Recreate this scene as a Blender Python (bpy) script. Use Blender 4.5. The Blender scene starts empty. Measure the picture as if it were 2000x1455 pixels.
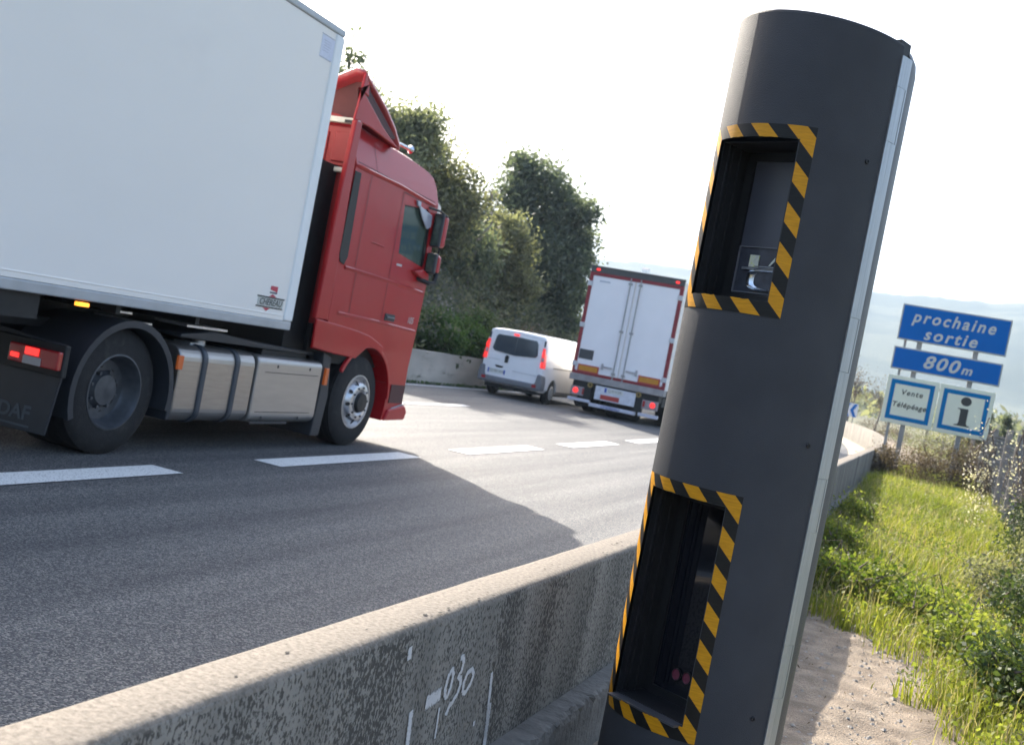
import bpy, bmesh, math, random
import numpy as np
from mathutils import Vector, Matrix
R = math.radians
sc = bpy.context.scene
COL = sc.collection
# ------------------------------------------------------------------ camera
CAMH = 1.5
yaw, pitch, roll = R(20.7), R(1.51), R(11.0)
fw = Vector((-math.sin(yaw)*math.cos(pitch), math.cos(yaw)*math.cos(pitch), -math.sin(pitch)))
r0 = Vector((math.cos(yaw), math.sin(yaw), 0)); u0 = r0.cross(fw)
rr = math.cos(roll)*r0 + math.sin(roll)*u0
uu = math.cos(roll)*u0 - math.sin(roll)*r0
cam = bpy.data.cameras.new('camera'); camo = bpy.data.objects.new('camera', cam); COL.objects.link(camo)
camo.matrix_world = Matrix(((rr.x, uu.x, -fw.x, 0), (rr.y, uu.y, -fw.y, 0), (rr.z, uu.z, -fw.z, CAMH), (0, 0, 0, 1)))
cam.sensor_width = 36; cam.lens = 36*2185/2000; cam.clip_start = .05; cam.clip_end = 9000
cam.dof.use_dof = True; cam.dof.focus_distance = 3.45; cam.dof.aperture_fstop = 6.7
sc.camera = camo
# ------------------------------------------------------------------ world, sun, exposure
SUN_AZ, SUN_EL = -46.8, 33.0      # azimuth clockwise from +Y
w = bpy.data.worlds.new('World'); sc.world = w; w.use_nodes = True
nt = w.node_tree; bg = nt.nodes['Background']
sky = nt.nodes.new('ShaderNodeTexSky'); sky.sky_type = 'NISHITA'; sky.sun_disc = False
sky.sun_elevation = R(SUN_EL); sky.sun_rotation = R(SUN_AZ)
sky.air_density = 1.0; sky.dust_density = 4.0; sky.ozone_density = 1.0
nt.links.new(sky.outputs[0], bg.inputs[0]); bg.inputs[1].default_value = 0.14
sd = Vector((math.sin(R(SUN_AZ))*math.cos(R(SUN_EL)), math.cos(R(SUN_AZ))*math.cos(R(SUN_EL)), math.sin(R(SUN_EL))))
sl = bpy.data.lights.new('sun', 'SUN'); sl.energy = 4.1; sl.angle = R(.5); sl.color = (1, .93, .82)
so = bpy.data.objects.new('sun', sl); COL.objects.link(so); so.rotation_euler = sd.to_track_quat('Z', 'Y').to_euler()
sc.view_settings.view_transform = 'Standard'; sc.view_settings.look = 'None'
sc.view_settings.exposure = 1.9; sc.view_settings.gamma = 1
sc.cycles.volume_step_rate = 1; sc.cycles.volume_max_steps = 64
# ------------------------------------------------------------------ materials
MATS = {}
def M(name, col, rough=.5, metal=0., var=.08, scale=6., bump=0., bscale=60., coat=0., emit=None, spec=None, dirt=None, stretch=None):
    """principled material with procedural tone variation, optional bump and blotches of dirt"""
    if name in MATS: return MATS[name]
    m = bpy.data.materials.new(name); m.use_nodes = True; MATS[name] = m
    N = m.node_tree.nodes; L = m.node_tree.links; p = N['Principled BSDF']
    tc = N.new('ShaderNodeTexCoord'); src = tc.outputs['Object']
    if stretch:
        mp = N.new('ShaderNodeMapping'); mp.inputs['Scale'].default_value = stretch; L.new(src, mp.inputs[0]); src = mp.outputs[0]
    n = N.new('ShaderNodeTexNoise'); n.inputs['Scale'].default_value = scale; n.inputs['Detail'].default_value = 6; L.new(src, n.inputs[0])
    cr = N.new('ShaderNodeValToRGB'); L.new(n.outputs[0], cr.inputs[0])
    cr.color_ramp.elements[0].position = .3; cr.color_ramp.elements[1].position = .7
    cr.color_ramp.elements[0].color = (*[c*(1-var) for c in col], 1); cr.color_ramp.elements[1].color = (*[min(1, c*(1+var)) for c in col], 1)
    out = cr.outputs[0]
    if dirt:
        n2 = N.new('ShaderNodeTexNoise'); n2.inputs['Scale'].default_value = dirt[1]; n2.inputs['Detail'].default_value = 9; n2.inputs['Roughness'].default_value = .7; L.new(src, n2.inputs[0])
        c2 = N.new('ShaderNodeValToRGB'); c2.color_ramp.elements[0].position = dirt[2]; c2.color_ramp.elements[1].position = dirt[2]+.12; L.new(n2.outputs[0], c2.inputs[0])
        mx = N.new('ShaderNodeMix'); mx.data_type = 'RGBA'; L.new(c2.outputs[0], mx.inputs[0]); L.new(out, mx.inputs[6]); mx.inputs[7].default_value = (*dirt[0], 1); out = mx.outputs[2]
    L.new(out, p.inputs['Base Color'])
    p.inputs['Roughness'].default_value = rough; p.inputs['Metallic'].default_value = metal
    if coat: p.inputs['Coat Weight'].default_value = coat; p.inputs['Coat Roughness'].default_value = .06
    if spec is not None: p.inputs['Specular IOR Level'].default_value = spec
    if emit: p.inputs['Emission Color'].default_value = (*emit[0], 1); p.inputs['Emission Strength'].default_value = emit[1]
    if bump:
        n3 = N.new('ShaderNodeTexNoise'); n3.inputs['Scale'].default_value = bscale; n3.inputs['Detail'].default_value = 4; L.new(tc.outputs['Object'], n3.inputs[0])
        b = N.new('ShaderNodeBump'); b.inputs['Strength'].default_value = bump; b.inputs['Distance'].default_value = .01; L.new(n3.outputs[0], b.inputs['Height']); L.new(b.outputs[0], p.inputs['Normal'])
    return m

def leafmat(name, ca, cb, trans=.35, rough=.6):
    m = bpy.data.materials.new(name); m.use_nodes = True
    N = m.node_tree.nodes; L = m.node_tree.links; p = N['Principled BSDF']; o = N['Material Output']
    a = N.new('ShaderNodeAttribute'); a.attribute_name = 'tint'
    mx = N.new('ShaderNodeMix'); mx.data_type = 'RGBA'; L.new(a.outputs['Fac'], mx.inputs[0]); mx.inputs[6].default_value = (*ca, 1); mx.inputs[7].default_value = (*cb, 1)
    L.new(mx.outputs[2], p.inputs['Base Color']); p.inputs['Roughness'].default_value = rough; p.inputs['Specular IOR Level'].default_value = .3
    t = N.new('ShaderNodeBsdfTranslucent'); g = N.new('ShaderNodeMix'); g.data_type = 'RGBA'; g.blend_type = 'MULTIPLY'; g.inputs[0].default_value = 1
    L.new(mx.outputs[2], g.inputs[6]); g.inputs[7].default_value = (1.3, 1.35, .7, 1); L.new(g.outputs[2], t.inputs[0])
    s = N.new('ShaderNodeMixShader'); s.inputs[0].default_value = trans; L.new(p.outputs[0], s.inputs[1]); L.new(t.outputs[0], s.inputs[2]); L.new(s.outputs[0], o.inputs[0])
    return m

# ------------------------------------------------------------------ object helpers
ORG = {}
def tag(o, label=None, cat=None, group=None, kind=None):
    if label: o['label'] = label
    if cat: o['category'] = cat
    if group: o['group'] = group
    if kind: o['kind'] = kind
    return o
def thing(name, label, cat, loc=(0, 0, 0), rz=0., group=None):
    o = bpy.data.objects.new(name, None); COL.objects.link(o); o.location = loc; o.rotation_euler.z = rz
    o.empty_display_size = .2
    ORG[o.name] = Vector(loc) if rz == 0 else Vector((0, 0, 0))
    return tag(o, label, cat, group)

class B:
    """collects faces; build() links them as ONE mesh object"""
    def __init__(s): s.v = []; s.f = []; s.m = []; s.uv = {}
    def add(s, vs, fs, mi=0):
        k = len(s.v); s.v += [tuple(p) for p in vs]; s.f += [tuple(i+k for i in f) for f in fs]; s.m += [mi]*len(fs); return s
    def box(s, x0, x1, y0, y1, z0, z1, mi=0):
        return s.add([(x0, y0, z0), (x1, y0, z0), (x1, y1, z0), (x0, y1, z0), (x0, y0, z1), (x1, y0, z1), (x1, y1, z1), (x0, y1, z1)],
                     [(0, 3, 2, 1), (4, 5, 6, 7), (0, 1, 5, 4), (1, 2, 6, 5), (2, 3, 7, 6), (3, 0, 4, 7)], mi)
    def prism(s, pts, a0, a1, ax=0, mi=0):
        """closed 2D outline pushed along an axis; ax 0: pts=(y,z), 1: (x,z), 2: (x,y)"""
        n = len(pts)
        def P(p, a): return (a, p[0], p[1]) if ax == 0 else ((p[0], a, p[1]) if ax == 1 else (p[0], p[1], a))
        vs = [P(p, a0) for p in pts]+[P(p, a1) for p in pts]
        fs = [(i, (i+1) % n, n+(i+1) % n, n+i) for i in range(n)]+[tuple(range(n))[::-1], tuple(range(n, 2*n))]
        return s.add(vs, fs, mi)
    def tube(s, pts, r, n=8, mi=0, cap=True):
        pts = [Vector(p) for p in pts]; rs = r if isinstance(r, (list, tuple)) else [r]*len(pts)
        vs = []; fs = []; prev = None
        for i, p in enumerate(pts):
            d = (pts[min(i+1, len(pts)-1)]-pts[max(i-1, 0)]).normalized()
            a = prev if prev is not None else (Vector((0, 0, 1)) if abs(d.z) < .9 else Vector((1, 0, 0)))
            x = (a-d*a.dot(d)).normalized(); y = d.cross(x); prev = x
            for k in range(n):
                t = 2*math.pi*k/n; vs.append(p+rs[i]*(math.cos(t)*x+math.sin(t)*y))
        for i in range(len(pts)-1):
            for k in range(n): fs.append((i*n+k, i*n+(k+1) % n, (i+1)*n+(k+1) % n, (i+1)*n+k))
        if cap: fs += [tuple(range(n))[::-1], tuple(range((len(pts)-1)*n, len(pts)*n))]
        return s.add(vs, fs, mi)
    def lathe(s, prof, c, ax=0, n=40, mi=0):
        """prof = (along axis, radius)"""
        vs = []; fs = []; m = len(prof)
        for k in range(n):
            t = 2*math.pi*k/n; ct, st = math.cos(t), math.sin(t)
            for a, r in prof:
                q = (a, r*ct, r*st) if ax == 0 else ((r*ct, a, r*st) if ax == 1 else (r*ct, r*st, a))
                vs.append((c[0]+q[0], c[1]+q[1], c[2]+q[2]))
        for k in range(n):
            for i in range(m-1): fs.append((k*m+i, k*m+i+1, ((k+1) % n)*m+i+1, ((k+1) % n)*m+i))
        return s.add(vs, fs, mi)
    def disc(s, c, r, ax=0, n=16, mi=0, ry=None):
        vs = []
        for k in range(n):
            t = 2*math.pi*k/n; a, b = r*math.cos(t), (ry or r)*math.sin(t)
            q = (0, a, b) if ax == 0 else ((a, 0, b) if ax == 1 else (a, b, 0)); vs.append((c[0]+q[0], c[1]+q[1], c[2]+q[2]))
        return s.add(vs, [tuple(range(n))], mi)
    def build(s, name, mats, parent=None, bevel=0., smooth=False, seg=2, fix=True, label=None, sp=False):
        if sp:                                  # one object for each loose piece
            par = list(range(len(s.v)))
            def root(i):
                while par[i] != i: par[i] = par[par[i]]; i = par[i]
                return i
            for f in s.f:
                for q in f[1:]: par[root(q)] = root(f[0])
            out = []; groups = {}
            for f, m in zip(s.f, s.m): groups.setdefault(root(f[0]), []).append((f, m))
            for g in groups.values():
                ids = sorted({q for f, _ in g for q in f}); mp = {q: i for i, q in enumerate(ids)}; nb_ = B()
                nb_.v = [s.v[q] for q in ids]; nb_.f = [tuple(mp[q] for q in f) for f, _ in g]; nb_.m = [m for _, m in g]
                out.append(nb_.build(name, mats, parent, bevel, smooth, seg, fix, label))
            return out[0]
        if not isinstance(mats, (list, tuple)): mats = [mats]
        rt = parent
        while rt is not None and rt.parent: rt = rt.parent
        o0 = ORG.get(rt.name, Vector((0, 0, 0))) if rt else Vector((0, 0, 0))
        me = bpy.data.meshes.new(name)
        me.from_pydata([(p[0]-o0.x, p[1]-o0.y, p[2]-o0.z) for p in s.v], [], s.f)
        for m in mats: me.materials.append(m)
        me.polygons.foreach_set('material_index', s.m)
        if fix:
            bm = bmesh.new(); bm.from_mesh(me); bmesh.ops.recalc_face_normals(bm, faces=bm.faces); bm.to_mesh(me); bm.free()
        if smooth: me.polygons.foreach_set('use_smooth', [True]*len(me.polygons))
        o = bpy.data.objects.new(name, me); COL.objects.link(o)
        if parent: o.parent = parent
        if smooth:
            e = o.modifiers.new('edges', 'EDGE_SPLIT'); e.split_angle = R(38)
        if bevel:
            b = o.modifiers.new('bevel', 'BEVEL'); b.width = bevel; b.segments = seg; b.limit_method = 'ANGLE'; b.angle_limit = R(35)
        if label: o['label'] = label
        return o
def struct(o): o['kind'] = 'structure'; return o
def cut(o, cutters):
    """boolean difference applied to the mesh; the cutters are removed"""
    for c in cutters:
        b = o.modifiers.new('cut', 'BOOLEAN'); b.operation = 'DIFFERENCE'; b.object = c; b.solver = 'EXACT'
    bpy.context.view_layer.update()
    dg = bpy.context.evaluated_depsgraph_get(); me = bpy.data.meshes.new_from_object(o.evaluated_get(dg))
    o.modifiers.clear(); o.data = me
    for c in cutters: bpy.data.objects.remove(c)
def text(name, body, mat, size, loc, rot, parent, shear=0., spacing=1., offset=0., depth=.002, align='CENTER', sx=1.):
    cu = bpy.data.curves.new(name, 'FONT'); cu.body = body; cu.size = size; cu.shear = shear; cu.space_character = spacing
    cu.offset = offset; cu.extrude = depth; cu.align_x = align; cu.align_y = 'CENTER'; cu.resolution_u = 4
    t = bpy.data.objects.new(name, cu); COL.objects.link(t); bpy.context.view_layer.update()
    me = bpy.data.meshes.new_from_object(t.evaluated_get(bpy.context.evaluated_depsgraph_get()))
    bpy.data.objects.remove(t)
    rt = parent
    while rt.parent: rt = rt.parent
    o0 = ORG[rt.name]
    me.transform(Matrix.Translation(Vector(loc)-o0) @ rot.to_matrix().to_4x4() @ Matrix.Diagonal((sx, 1, 1, 1)))
    me.materials.clear(); me.materials.append(mat)
    o = bpy.data.objects.new(name, me); COL.objects.link(o); o.parent = parent; return o
from mathutils import Euler
FACE_S = Euler((R(90), 0, 0))            # text read when looking towards +Y
FACE_E = Euler((R(90), 0, R(90)))        # text on a face looking towards +X

def ppos(azd, dist, el=0.):
    return Vector((dist*math.sin(R(azd)), dist*math.cos(R(azd)), CAMH+dist*math.tan(R(el))))
def off(s, s0=28., k=1/340.): return -k*(s-s0)**2 if s > s0 else 0.
def xr(s):                                # near barrier, verge-side face
    return -1.08+.02*min(s, 7)+off(s, 26, 1/372.)

# ------------------------------------------------------------------ ground, road
def noise_ground(name, ca, cb, cc, sc1, sc2, bump=.6):
    m = bpy.data.materials.new(name); m.use_nodes = True; N = m.node_tree.nodes; L = m.node_tree.links; p = N['Principled BSDF']
    tc = N.new('ShaderNodeTexCoord'); n = N.new('ShaderNodeTexNoise'); n.inputs['Scale'].default_value = sc1; n.inputs['Detail'].default_value = 8; L.new(tc.outputs['Object'], n.inputs[0])
    cr = N.new('ShaderNodeValToRGB'); e = cr.color_ramp.elements; e[0].position = .35; e[0].color = (*ca, 1); e[1].position = .65; e[1].color = (*cb, 1); L.new(n.outputs[0], cr.inputs[0])
    n2 = N.new('ShaderNodeTexNoise'); n2.inputs['Scale'].default_value = sc2; n2.inputs['Detail'].default_value = 5; L.new(tc.outputs['Object'], n2.inputs[0])
    c2 = N.new('ShaderNodeValToRGB'); c2.color_ramp.elements[0].position = .52; c2.color_ramp.elements[1].position = .6; L.new(n2.outputs[0], c2.inputs[0])
    mx = N.new('ShaderNodeMix'); mx.data_type = 'RGBA'; L.new(c2.outputs[0], mx.inputs[0]); L.new(cr.outputs[0], mx.inputs[6]); mx.inputs[7].default_value = (*cc, 1)
    L.new(mx.outputs[2], p.inputs['Base Color']); p.inputs['Roughness'].default_value = .95
    b = N.new('ShaderNodeBump'); b.inputs['Strength'].default_value = bump; b.inputs['Distance'].default_value = .02; L.new(n2.outputs[0], b.inputs['Height']); L.new(b.outputs[0], p.inputs['Normal'])
    return m
def asphalt_mat():
    m = bpy.data.materials.new('asphalt'); m.use_nodes = True; N = m.node_tree.nodes; L = m.node_tree.links; p = N['Principled BSDF']
    tc = N.new('ShaderNodeTexCoord')
    v = N.new('ShaderNodeTexVoronoi'); v.inputs['Scale'].default_value = 125; L.new(tc.outputs['Object'], v.inputs[0])
    cr = N.new('ShaderNodeValToRGB'); e = cr.color_ramp.elements; e[0].position = 0; e[0].color = (.025, .028, .034, 1); e[1].position = 1; e[1].color = (.235, .225, .21, 1)
    x = e.new(.55); x.color = (.08, .086, .094, 1)
    sp = N.new('ShaderNodeSeparateColor'); L.new(v.outputs['Color'], sp.inputs[0]); L.new(sp.outputs[0], cr.inputs[0])
    n = N.new('ShaderNodeTexNoise'); n.inputs['Scale'].default_value = 1.2; n.inputs['Detail'].default_value = 6
    mp = N.new('ShaderNodeMapping'); mp.inputs['Scale'].default_value = (2.4, .1, 1); L.new(tc.outputs['Object'], mp.inputs[0]); L.new(mp.outputs[0], n.inputs[0])
    c2 = N.new('ShaderNodeValToRGB'); c2.color_ramp.elements[0].position = .3; c2.color_ramp.elements[0].color = (.62, .63, .66, 1); c2.color_ramp.elements[1].position = .7; c2.color_ramp.elements[1].color = (1.28, 1.25, 1.2, 1); L.new(n.outputs[0], c2.inputs[0])
    mx = N.new('ShaderNodeMix'); mx.data_type = 'RGBA'; mx.blend_type = 'MULTIPLY'; mx.inputs[0].default_value = 1; L.new(cr.outputs[0], mx.inputs[6]); L.new(c2.outputs[0], mx.inputs[7])
    L.new(mx.outputs[2], p.inputs['Base Color']); p.inputs['Roughness'].default_value = .7; p.inputs['Specular IOR Level'].default_value = .36
    b = N.new('ShaderNodeBump'); b.inputs['Strength'].default_value = .8; b.inputs['Distance'].default_value = .005; L.new(v.outputs['Distance'], b.inputs['Height']); b.invert = True; L.new(b.outputs[0], p.inputs['Normal'])
    return m
m_asph = asphalt_mat()
m_field = noise_ground('field_ground', (.07, .08, .035), (.13, .12, .06), (.16, .14, .09), .02, .3, .2)
m_dirt = noise_ground('dry_dirt', (.16, .122, .088), (.33, .265, .195), (.2, .16, .12), 7, 110, .8)
g = B(); g.add([(-4500, -4500, -.03), (4500, -4500, -.03), (4500, 4500, -.03), (-4500, 4500, -.03)], [(0, 1, 2, 3)])
struct(g.build('ground', m_field))
ys = [-30+i*1.5 for i in range(110)]
def strip(name, xa, xb, z, mat, y0=-30, y1=130, curve=True):
    b = B(); yy = [y for y in ys if y0 < y < y1]; yy = [y0]+yy+[y1]
    vs = []; 
    for y in yy: o = off(y) if curve else 0; vs += [(xa+o, y, z), (xb+o, y, z)]
    b.add(vs, [(2*i, 2*i+1, 2*i+3, 2*i+2) for i in range(len(yy)-1)]); return b.build(name, mat)
struct(strip('road', -12.75, -1.02, 0, m_asph))
m_gut = M('gutter_concrete', (.36, .31, .24), .9, var=.15, scale=3, bump=.3)
struct(strip('road_gutter', -2.05, -1.03, .004, m_gut, 24))
def line_mat():
    m = bpy.data.materials.new('road_paint'); m.use_nodes = True; N = m.node_tree.nodes; L = m.node_tree.links; p = N['Principled BSDF']
    tc = N.new('ShaderNodeTexCoord'); n = N.new('ShaderNodeTexNoise'); n.inputs['Scale'].default_value = 85; n.inputs['Detail'].default_value = 3; L.new(tc.outputs['Object'], n.inputs[0])
    cr = N.new('ShaderNodeValToRGB'); e = cr.color_ramp.elements; e[0].position = .33; e[0].color = (.2, .2, .2, 1); e[1].position = .43; e[1].color = (.72, .72, .7, 1); L.new(n.outputs[0], cr.inputs[0])
    L.new(cr.outputs[0], p.inputs['Base Color']); p.inputs['Roughness'].default_value = .7
    b = N.new('ShaderNodeBump'); b.inputs['Strength'].default_value = .5; b.inputs['Distance'].default_value = .004; L.new(n.outputs[0], b.inputs['Height']); L.new(b.outputs[0], p.inputs['Normal'])
    return m
m_line = line_mat()
b = B()
def dash(xc, y0, y1, w):
    seg = max(1, int((y1-y0)/1.5)); vs = []
    for i in range(seg+1):
        y = y0+(y1-y0)*i/seg; o = off(y); vs += [(xc-w/2+o, y, .008), (xc+w/2+o, y, .008)]
    b.add(vs, [(2*i, 2*i+1, 2*i+3, 2*i+2) for i in range(seg)])
for k in range(-3, 14): dash(-5.45, 8.72+k*4.36, 8.72+k*4.36+2.95, .3)
for k in range(-2, 6): dash(-9.12, 18.85+k*13, 18.85+k*13+3, .19)
dash(-2.42, 43, 120, .22); dash(-12.0, -20, 120, .14)
struct(b.build('lane_markings', m_line))
# dirt verge sheet with real bumps
rng = np.random.default_rng(5)
def fbm(x, y, seed=0, oct=4):
    s = np.zeros_like(x); a = 1.; f = 1.; rg = np.random.default_rng(seed)
    for o in range(oct):
        for k in range(3):
            t = rg.uniform(0, 6.28); ph = rg.uniform(0, 6.28); s += a*np.sin(f*(x*np.cos(t)+y*np.sin(t))+ph)/3
        a *= .5; f *= 2.1
    return s
def grid(name, X, Y, Z, mat, smooth=True):
    ny, nx = X.shape; V = np.stack([X, Y, Z], -1).reshape(-1, 3)
    i = np.arange(ny*nx).reshape(ny, nx); F = np.stack([i[:-1, :-1], i[:-1, 1:], i[1:, 1:], i[1:, :-1]], -1).reshape(-1, 4)
    me = bpy.data.meshes.new(name); me.from_pydata(V.tolist(), [], F.tolist()); me.materials.append(mat)
    if smooth: me.polygons.foreach_set('use_smooth', [True]*len(me.polygons))
    o = bpy.data.objects.new(name, me); COL.objects.link(o); return o
def gz(x, y):       # verge height
    return .016*fbm(x*5, y*5, 3)+.012*fbm(x*19, y*19, 4, 4)+.16*np.clip((y-9)/10, 0, 1)+.12
yy = np.concatenate([np.arange(-1, 12, .05), np.arange(12, 75, .5)]); tt = np.linspace(0, 1, 90)
XE = np.array([xr(y) for y in yy])
X = XE[:, None]-.04+(tt[None, :]**1.3)*(2.75+0*yy[:, None]); Y = np.repeat(yy[:, None], 90, 1)
struct(grid('verge', X, Y, gz(X, Y), m_dirt))

# ------------------------------------------------------------------ hills
azs = np.radians(np.linspace(-70, 60, 420)); rs = np.concatenate([np.linspace(900, 1900, 26), np.linspace(1930, 2500, 12)])
key = [(-70, 3), (-40, 3.5), (-20, 4.7), (-17.6, 5.13), (-15.6, 5.36), (-13.3, 5.4), (-9, 5.6), (-4, 5.95), (-.5, 6.1), (2.8, 6.4), (12, 6.9), (30, 5.5), (60, 3)]
el = np.interp(np.degrees(azs), [k[0] for k in key], [k[1] for k in key])
rg = np.random.default_rng(8); bmp = np.convolve(rg.normal(0, 1, len(azs)+6), np.ones(7)/7, 'valid')*5+rg.normal(0, 1.1, len(azs))
ridge = 2000*np.tan(np.radians(el))+bmp
A, Rr = np.meshgrid(azs, rs, indexing='ij'); prof = np.interp(rs, [900, 1300, 1700, 2000, 2500], [0, .22, .7, 1, .8])
X = Rr*np.sin(A); Y = Rr*np.cos(A); Z = ridge[:, None]*prof[None, :]*(1+.0)+fbm(X/90, Y/90, 6)*9*np.sin(np.pi*np.clip((Rr-900)/1100, 0, 1))
m_hill = noise_ground('hill_cover', (.02, .034, .02), (.05, .065, .035), (.09, .1, .06), .02, .007, 0)
struct(grid('hills', X, Y, Z-.5, m_hill))

# ------------------------------------------------------------------ barriers
def conc_mat(name, ca, cb, spotc, streak=True, side_only=True):
    """old concrete: soft tone, dark lichen spots drawn downwards on upright faces, clean sandy top"""
    m = bpy.data.materials.new(name); m.use_nodes = True; N = m.node_tree.nodes; L = m.node_tree.links; p = N['Principled BSDF']
    tc = N.new('ShaderNodeTexCoord'); n = N.new('ShaderNodeTexNoise'); n.inputs['Scale'].default_value = 2.5; n.inputs['Detail'].default_value = 8; n.inputs['Roughness'].default_value = .65
    mp0 = N.new('ShaderNodeMapping'); mp0.inputs['Scale'].default_value = (1.6, 1.6, .12); L.new(tc.outputs['Object'], mp0.inputs[0]); L.new(mp0.outputs[0], n.inputs[0])
    cr = N.new('ShaderNodeValToRGB'); e = cr.color_ramp.elements; e[0].position = .34; e[0].color = (*ca, 1); e[1].position = .66; e[1].color = (*cb, 1); L.new(n.outputs[0], cr.inputs[0])
    mp = N.new('ShaderNodeMapping'); mp.inputs['Scale'].default_value = (1, 1, .62); L.new(tc.outputs['Object'], mp.inputs[0])
    n2 = N.new('ShaderNodeTexNoise'); n2.inputs['Scale'].default_value = 120; n2.inputs['Detail'].default_value = 3.5; n2.inputs['Roughness'].default_value = .6; L.new(mp.outputs[0], n2.inputs[0])
    n4 = N.new('ShaderNodeTexNoise'); n4.inputs['Scale'].default_value = 3; n4.inputs['Detail'].default_value = 3; mp4 = N.new('ShaderNodeMapping'); mp4.inputs['Scale'].default_value = (1.5, 1.5, .3); L.new(tc.outputs['Object'], mp4.inputs[0]); L.new(mp4.outputs[0], n4.inputs[0])
    ad = N.new('ShaderNodeMath'); ad.operation = 'MULTIPLY_ADD'; ad.inputs[1].default_value = .35; L.new(n4.outputs[0], ad.inputs[0]); L.new(n2.outputs[0], ad.inputs[2])
    c2 = N.new('ShaderNodeValToRGB'); c2.color_ramp.elements[0].position = .66; c2.color_ramp.elements[1].position = .73; L.new(ad.outputs[0], c2.inputs[0])
    ge = N.new('ShaderNodeNewGeometry'); sx = N.new('ShaderNodeSeparateXYZ'); L.new(ge.outputs['True Normal'], sx.inputs[0])
    up = N.new('ShaderNodeMapRange'); up.inputs[1].default_value = .25; up.inputs[2].default_value = .8; L.new(sx.outputs[2], up.inputs[0])   # 1 on the top
    inv = N.new('ShaderNodeMath'); inv.operation = 'SUBTRACT'; inv.inputs[0].default_value = 1; L.new(up.outputs[0], inv.inputs[1])
    f = N.new('ShaderNodeMath'); f.operation = 'MULTIPLY'; L.new(inv.outputs[0], f.inputs[0]); L.new(c2.outputs[0], f.inputs[1])
    f2 = N.new('ShaderNodeMath'); f2.operation = 'MULTIPLY'; L.new(f.outputs[0], f2.inputs[0]); f2.inputs[1].default_value = .85
    mx = N.new('ShaderNodeMix'); mx.data_type = 'RGBA'; L.new(f2.outputs[0], mx.inputs[0]); L.new(cr.outputs[0], mx.inputs[6]); mx.inputs[7].default_value = (*spotc, 1)
    n5 = N.new('ShaderNodeTexNoise'); n5.inputs['Scale'].default_value = 75; n5.inputs['Detail'].default_value = 8; n5.inputs['Roughness'].default_value = .75; L.new(tc.outputs['Object'], n5.inputs[0])
    c5 = N.new('ShaderNodeValToRGB'); e = c5.color_ramp.elements; e[0].position = .3; e[0].color = (.075, .062, .048, 1); e[1].position = .6; e[1].color = (.24, .205, .165, 1); L.new(n5.outputs[0], c5.inputs[0])
    mt = N.new('ShaderNodeMix'); mt.data_type = 'RGBA'; L.new(up.outputs[0], mt.inputs[0]); L.new(mx.outputs[2], mt.inputs[6]); L.new(c5.outputs[0], mt.inputs[7])
    L.new(mt.outputs[2], p.inputs['Base Color']); p.inputs['Roughness'].default_value = .92
    n3 = N.new('ShaderNodeTexNoise'); n3.inputs['Scale'].default_value = 90; n3.inputs['Detail'].default_value = 6; L.new(tc.outputs['Object'], n3.inputs[0])
    bu = N.new('ShaderNodeBump'); bu.inputs['Strength'].default_value = .55; bu.inputs['Distance'].default_value = .004; L.new(n3.outputs[0], bu.inputs['Height']); L.new(bu.outputs[0], p.inputs['Normal'])
    return m
m_conc = conc_mat('old_concrete', (.15, .139, .12), (.29, .27, .235), (.036, .033, .028))
m_foot = M('footing_concrete', (.17, .16, .145), .9, var=.3, scale=9, bump=1., bscale=40)
nb = thing('concrete_barrier', 'low weathered concrete barrier with a white spray mark running beside the dark speed camera', 'barrier', (xr(2), 2, 0))
random.seed(4)
def wallmesh(prof, y0, y1, step, fx, jit=0.):
    b = B(); n = len(prof); yl = []; y = y0
    while y < y1: yl.append(y); y += step*(1 if y < 14 else 6)
    vs = []
    for y in yl:
        for px, pz in prof: vs.append((fx(y)+px+random.uniform(-jit, jit), y, pz+random.uniform(-jit, jit)))
    fs = [(i*n+k, i*n+(k+1) % n, (i+1)*n+(k+1) % n, (i+1)*n+k) for i in range(len(yl)-1) for k in range(n)]
    fs += [tuple(range(n)), tuple(range((len(yl)-1)*n, len(yl)*n))]
    return b.add(vs, fs)
wp = [(.0, .33), (.0, .78), (-.004, .79), (-.012, .797), (-.025, .8), (-.115, .8), (-.128, .796), (-.135, .785), (-.16, .0), (.0, .0)]
wallmesh(wp, -6, 90, .12, xr, .0012).build('wall', m_conc, nb, smooth=True)
fp = [(.002, .0), (.002, .331), (.068, .329), (.08, .322), (.084, .3), (.087, .0)]
bb = B(); n = len(fp); yl = np.arange(-6, 26, .02); vs = []
for y in yl:
    j = random.gauss(0, 1)
    for k, (px, pz) in enumerate(fp): 
        a = [0, 0, .006, .005, .0008, .0][k]; vs.append((xr(y)+px+a*j, y, pz+(.007*random.gauss(0, 1) if k == 3 else .005*random.gauss(0, 1) if k == 4 else .001*j if k == 2 else 0)))
bb.add(vs, [(i*n+k, i*n+k+1, (i+1)*n+k+1, (i+1)*n+k) for i in range(len(yl)-1) for k in range(n-1)])
bb.build('footing_ledge', m_foot, nb)
for y_ in (5.95, 11.95, 17.95):
    jb = B(); jb.box(xr(y_)-.13, xr(y_)+.0012, y_-.006, y_+.006, .34, .8012); jb.build('joint', M('joint_dark', (.05, .046, .04), .95), nb)
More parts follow.
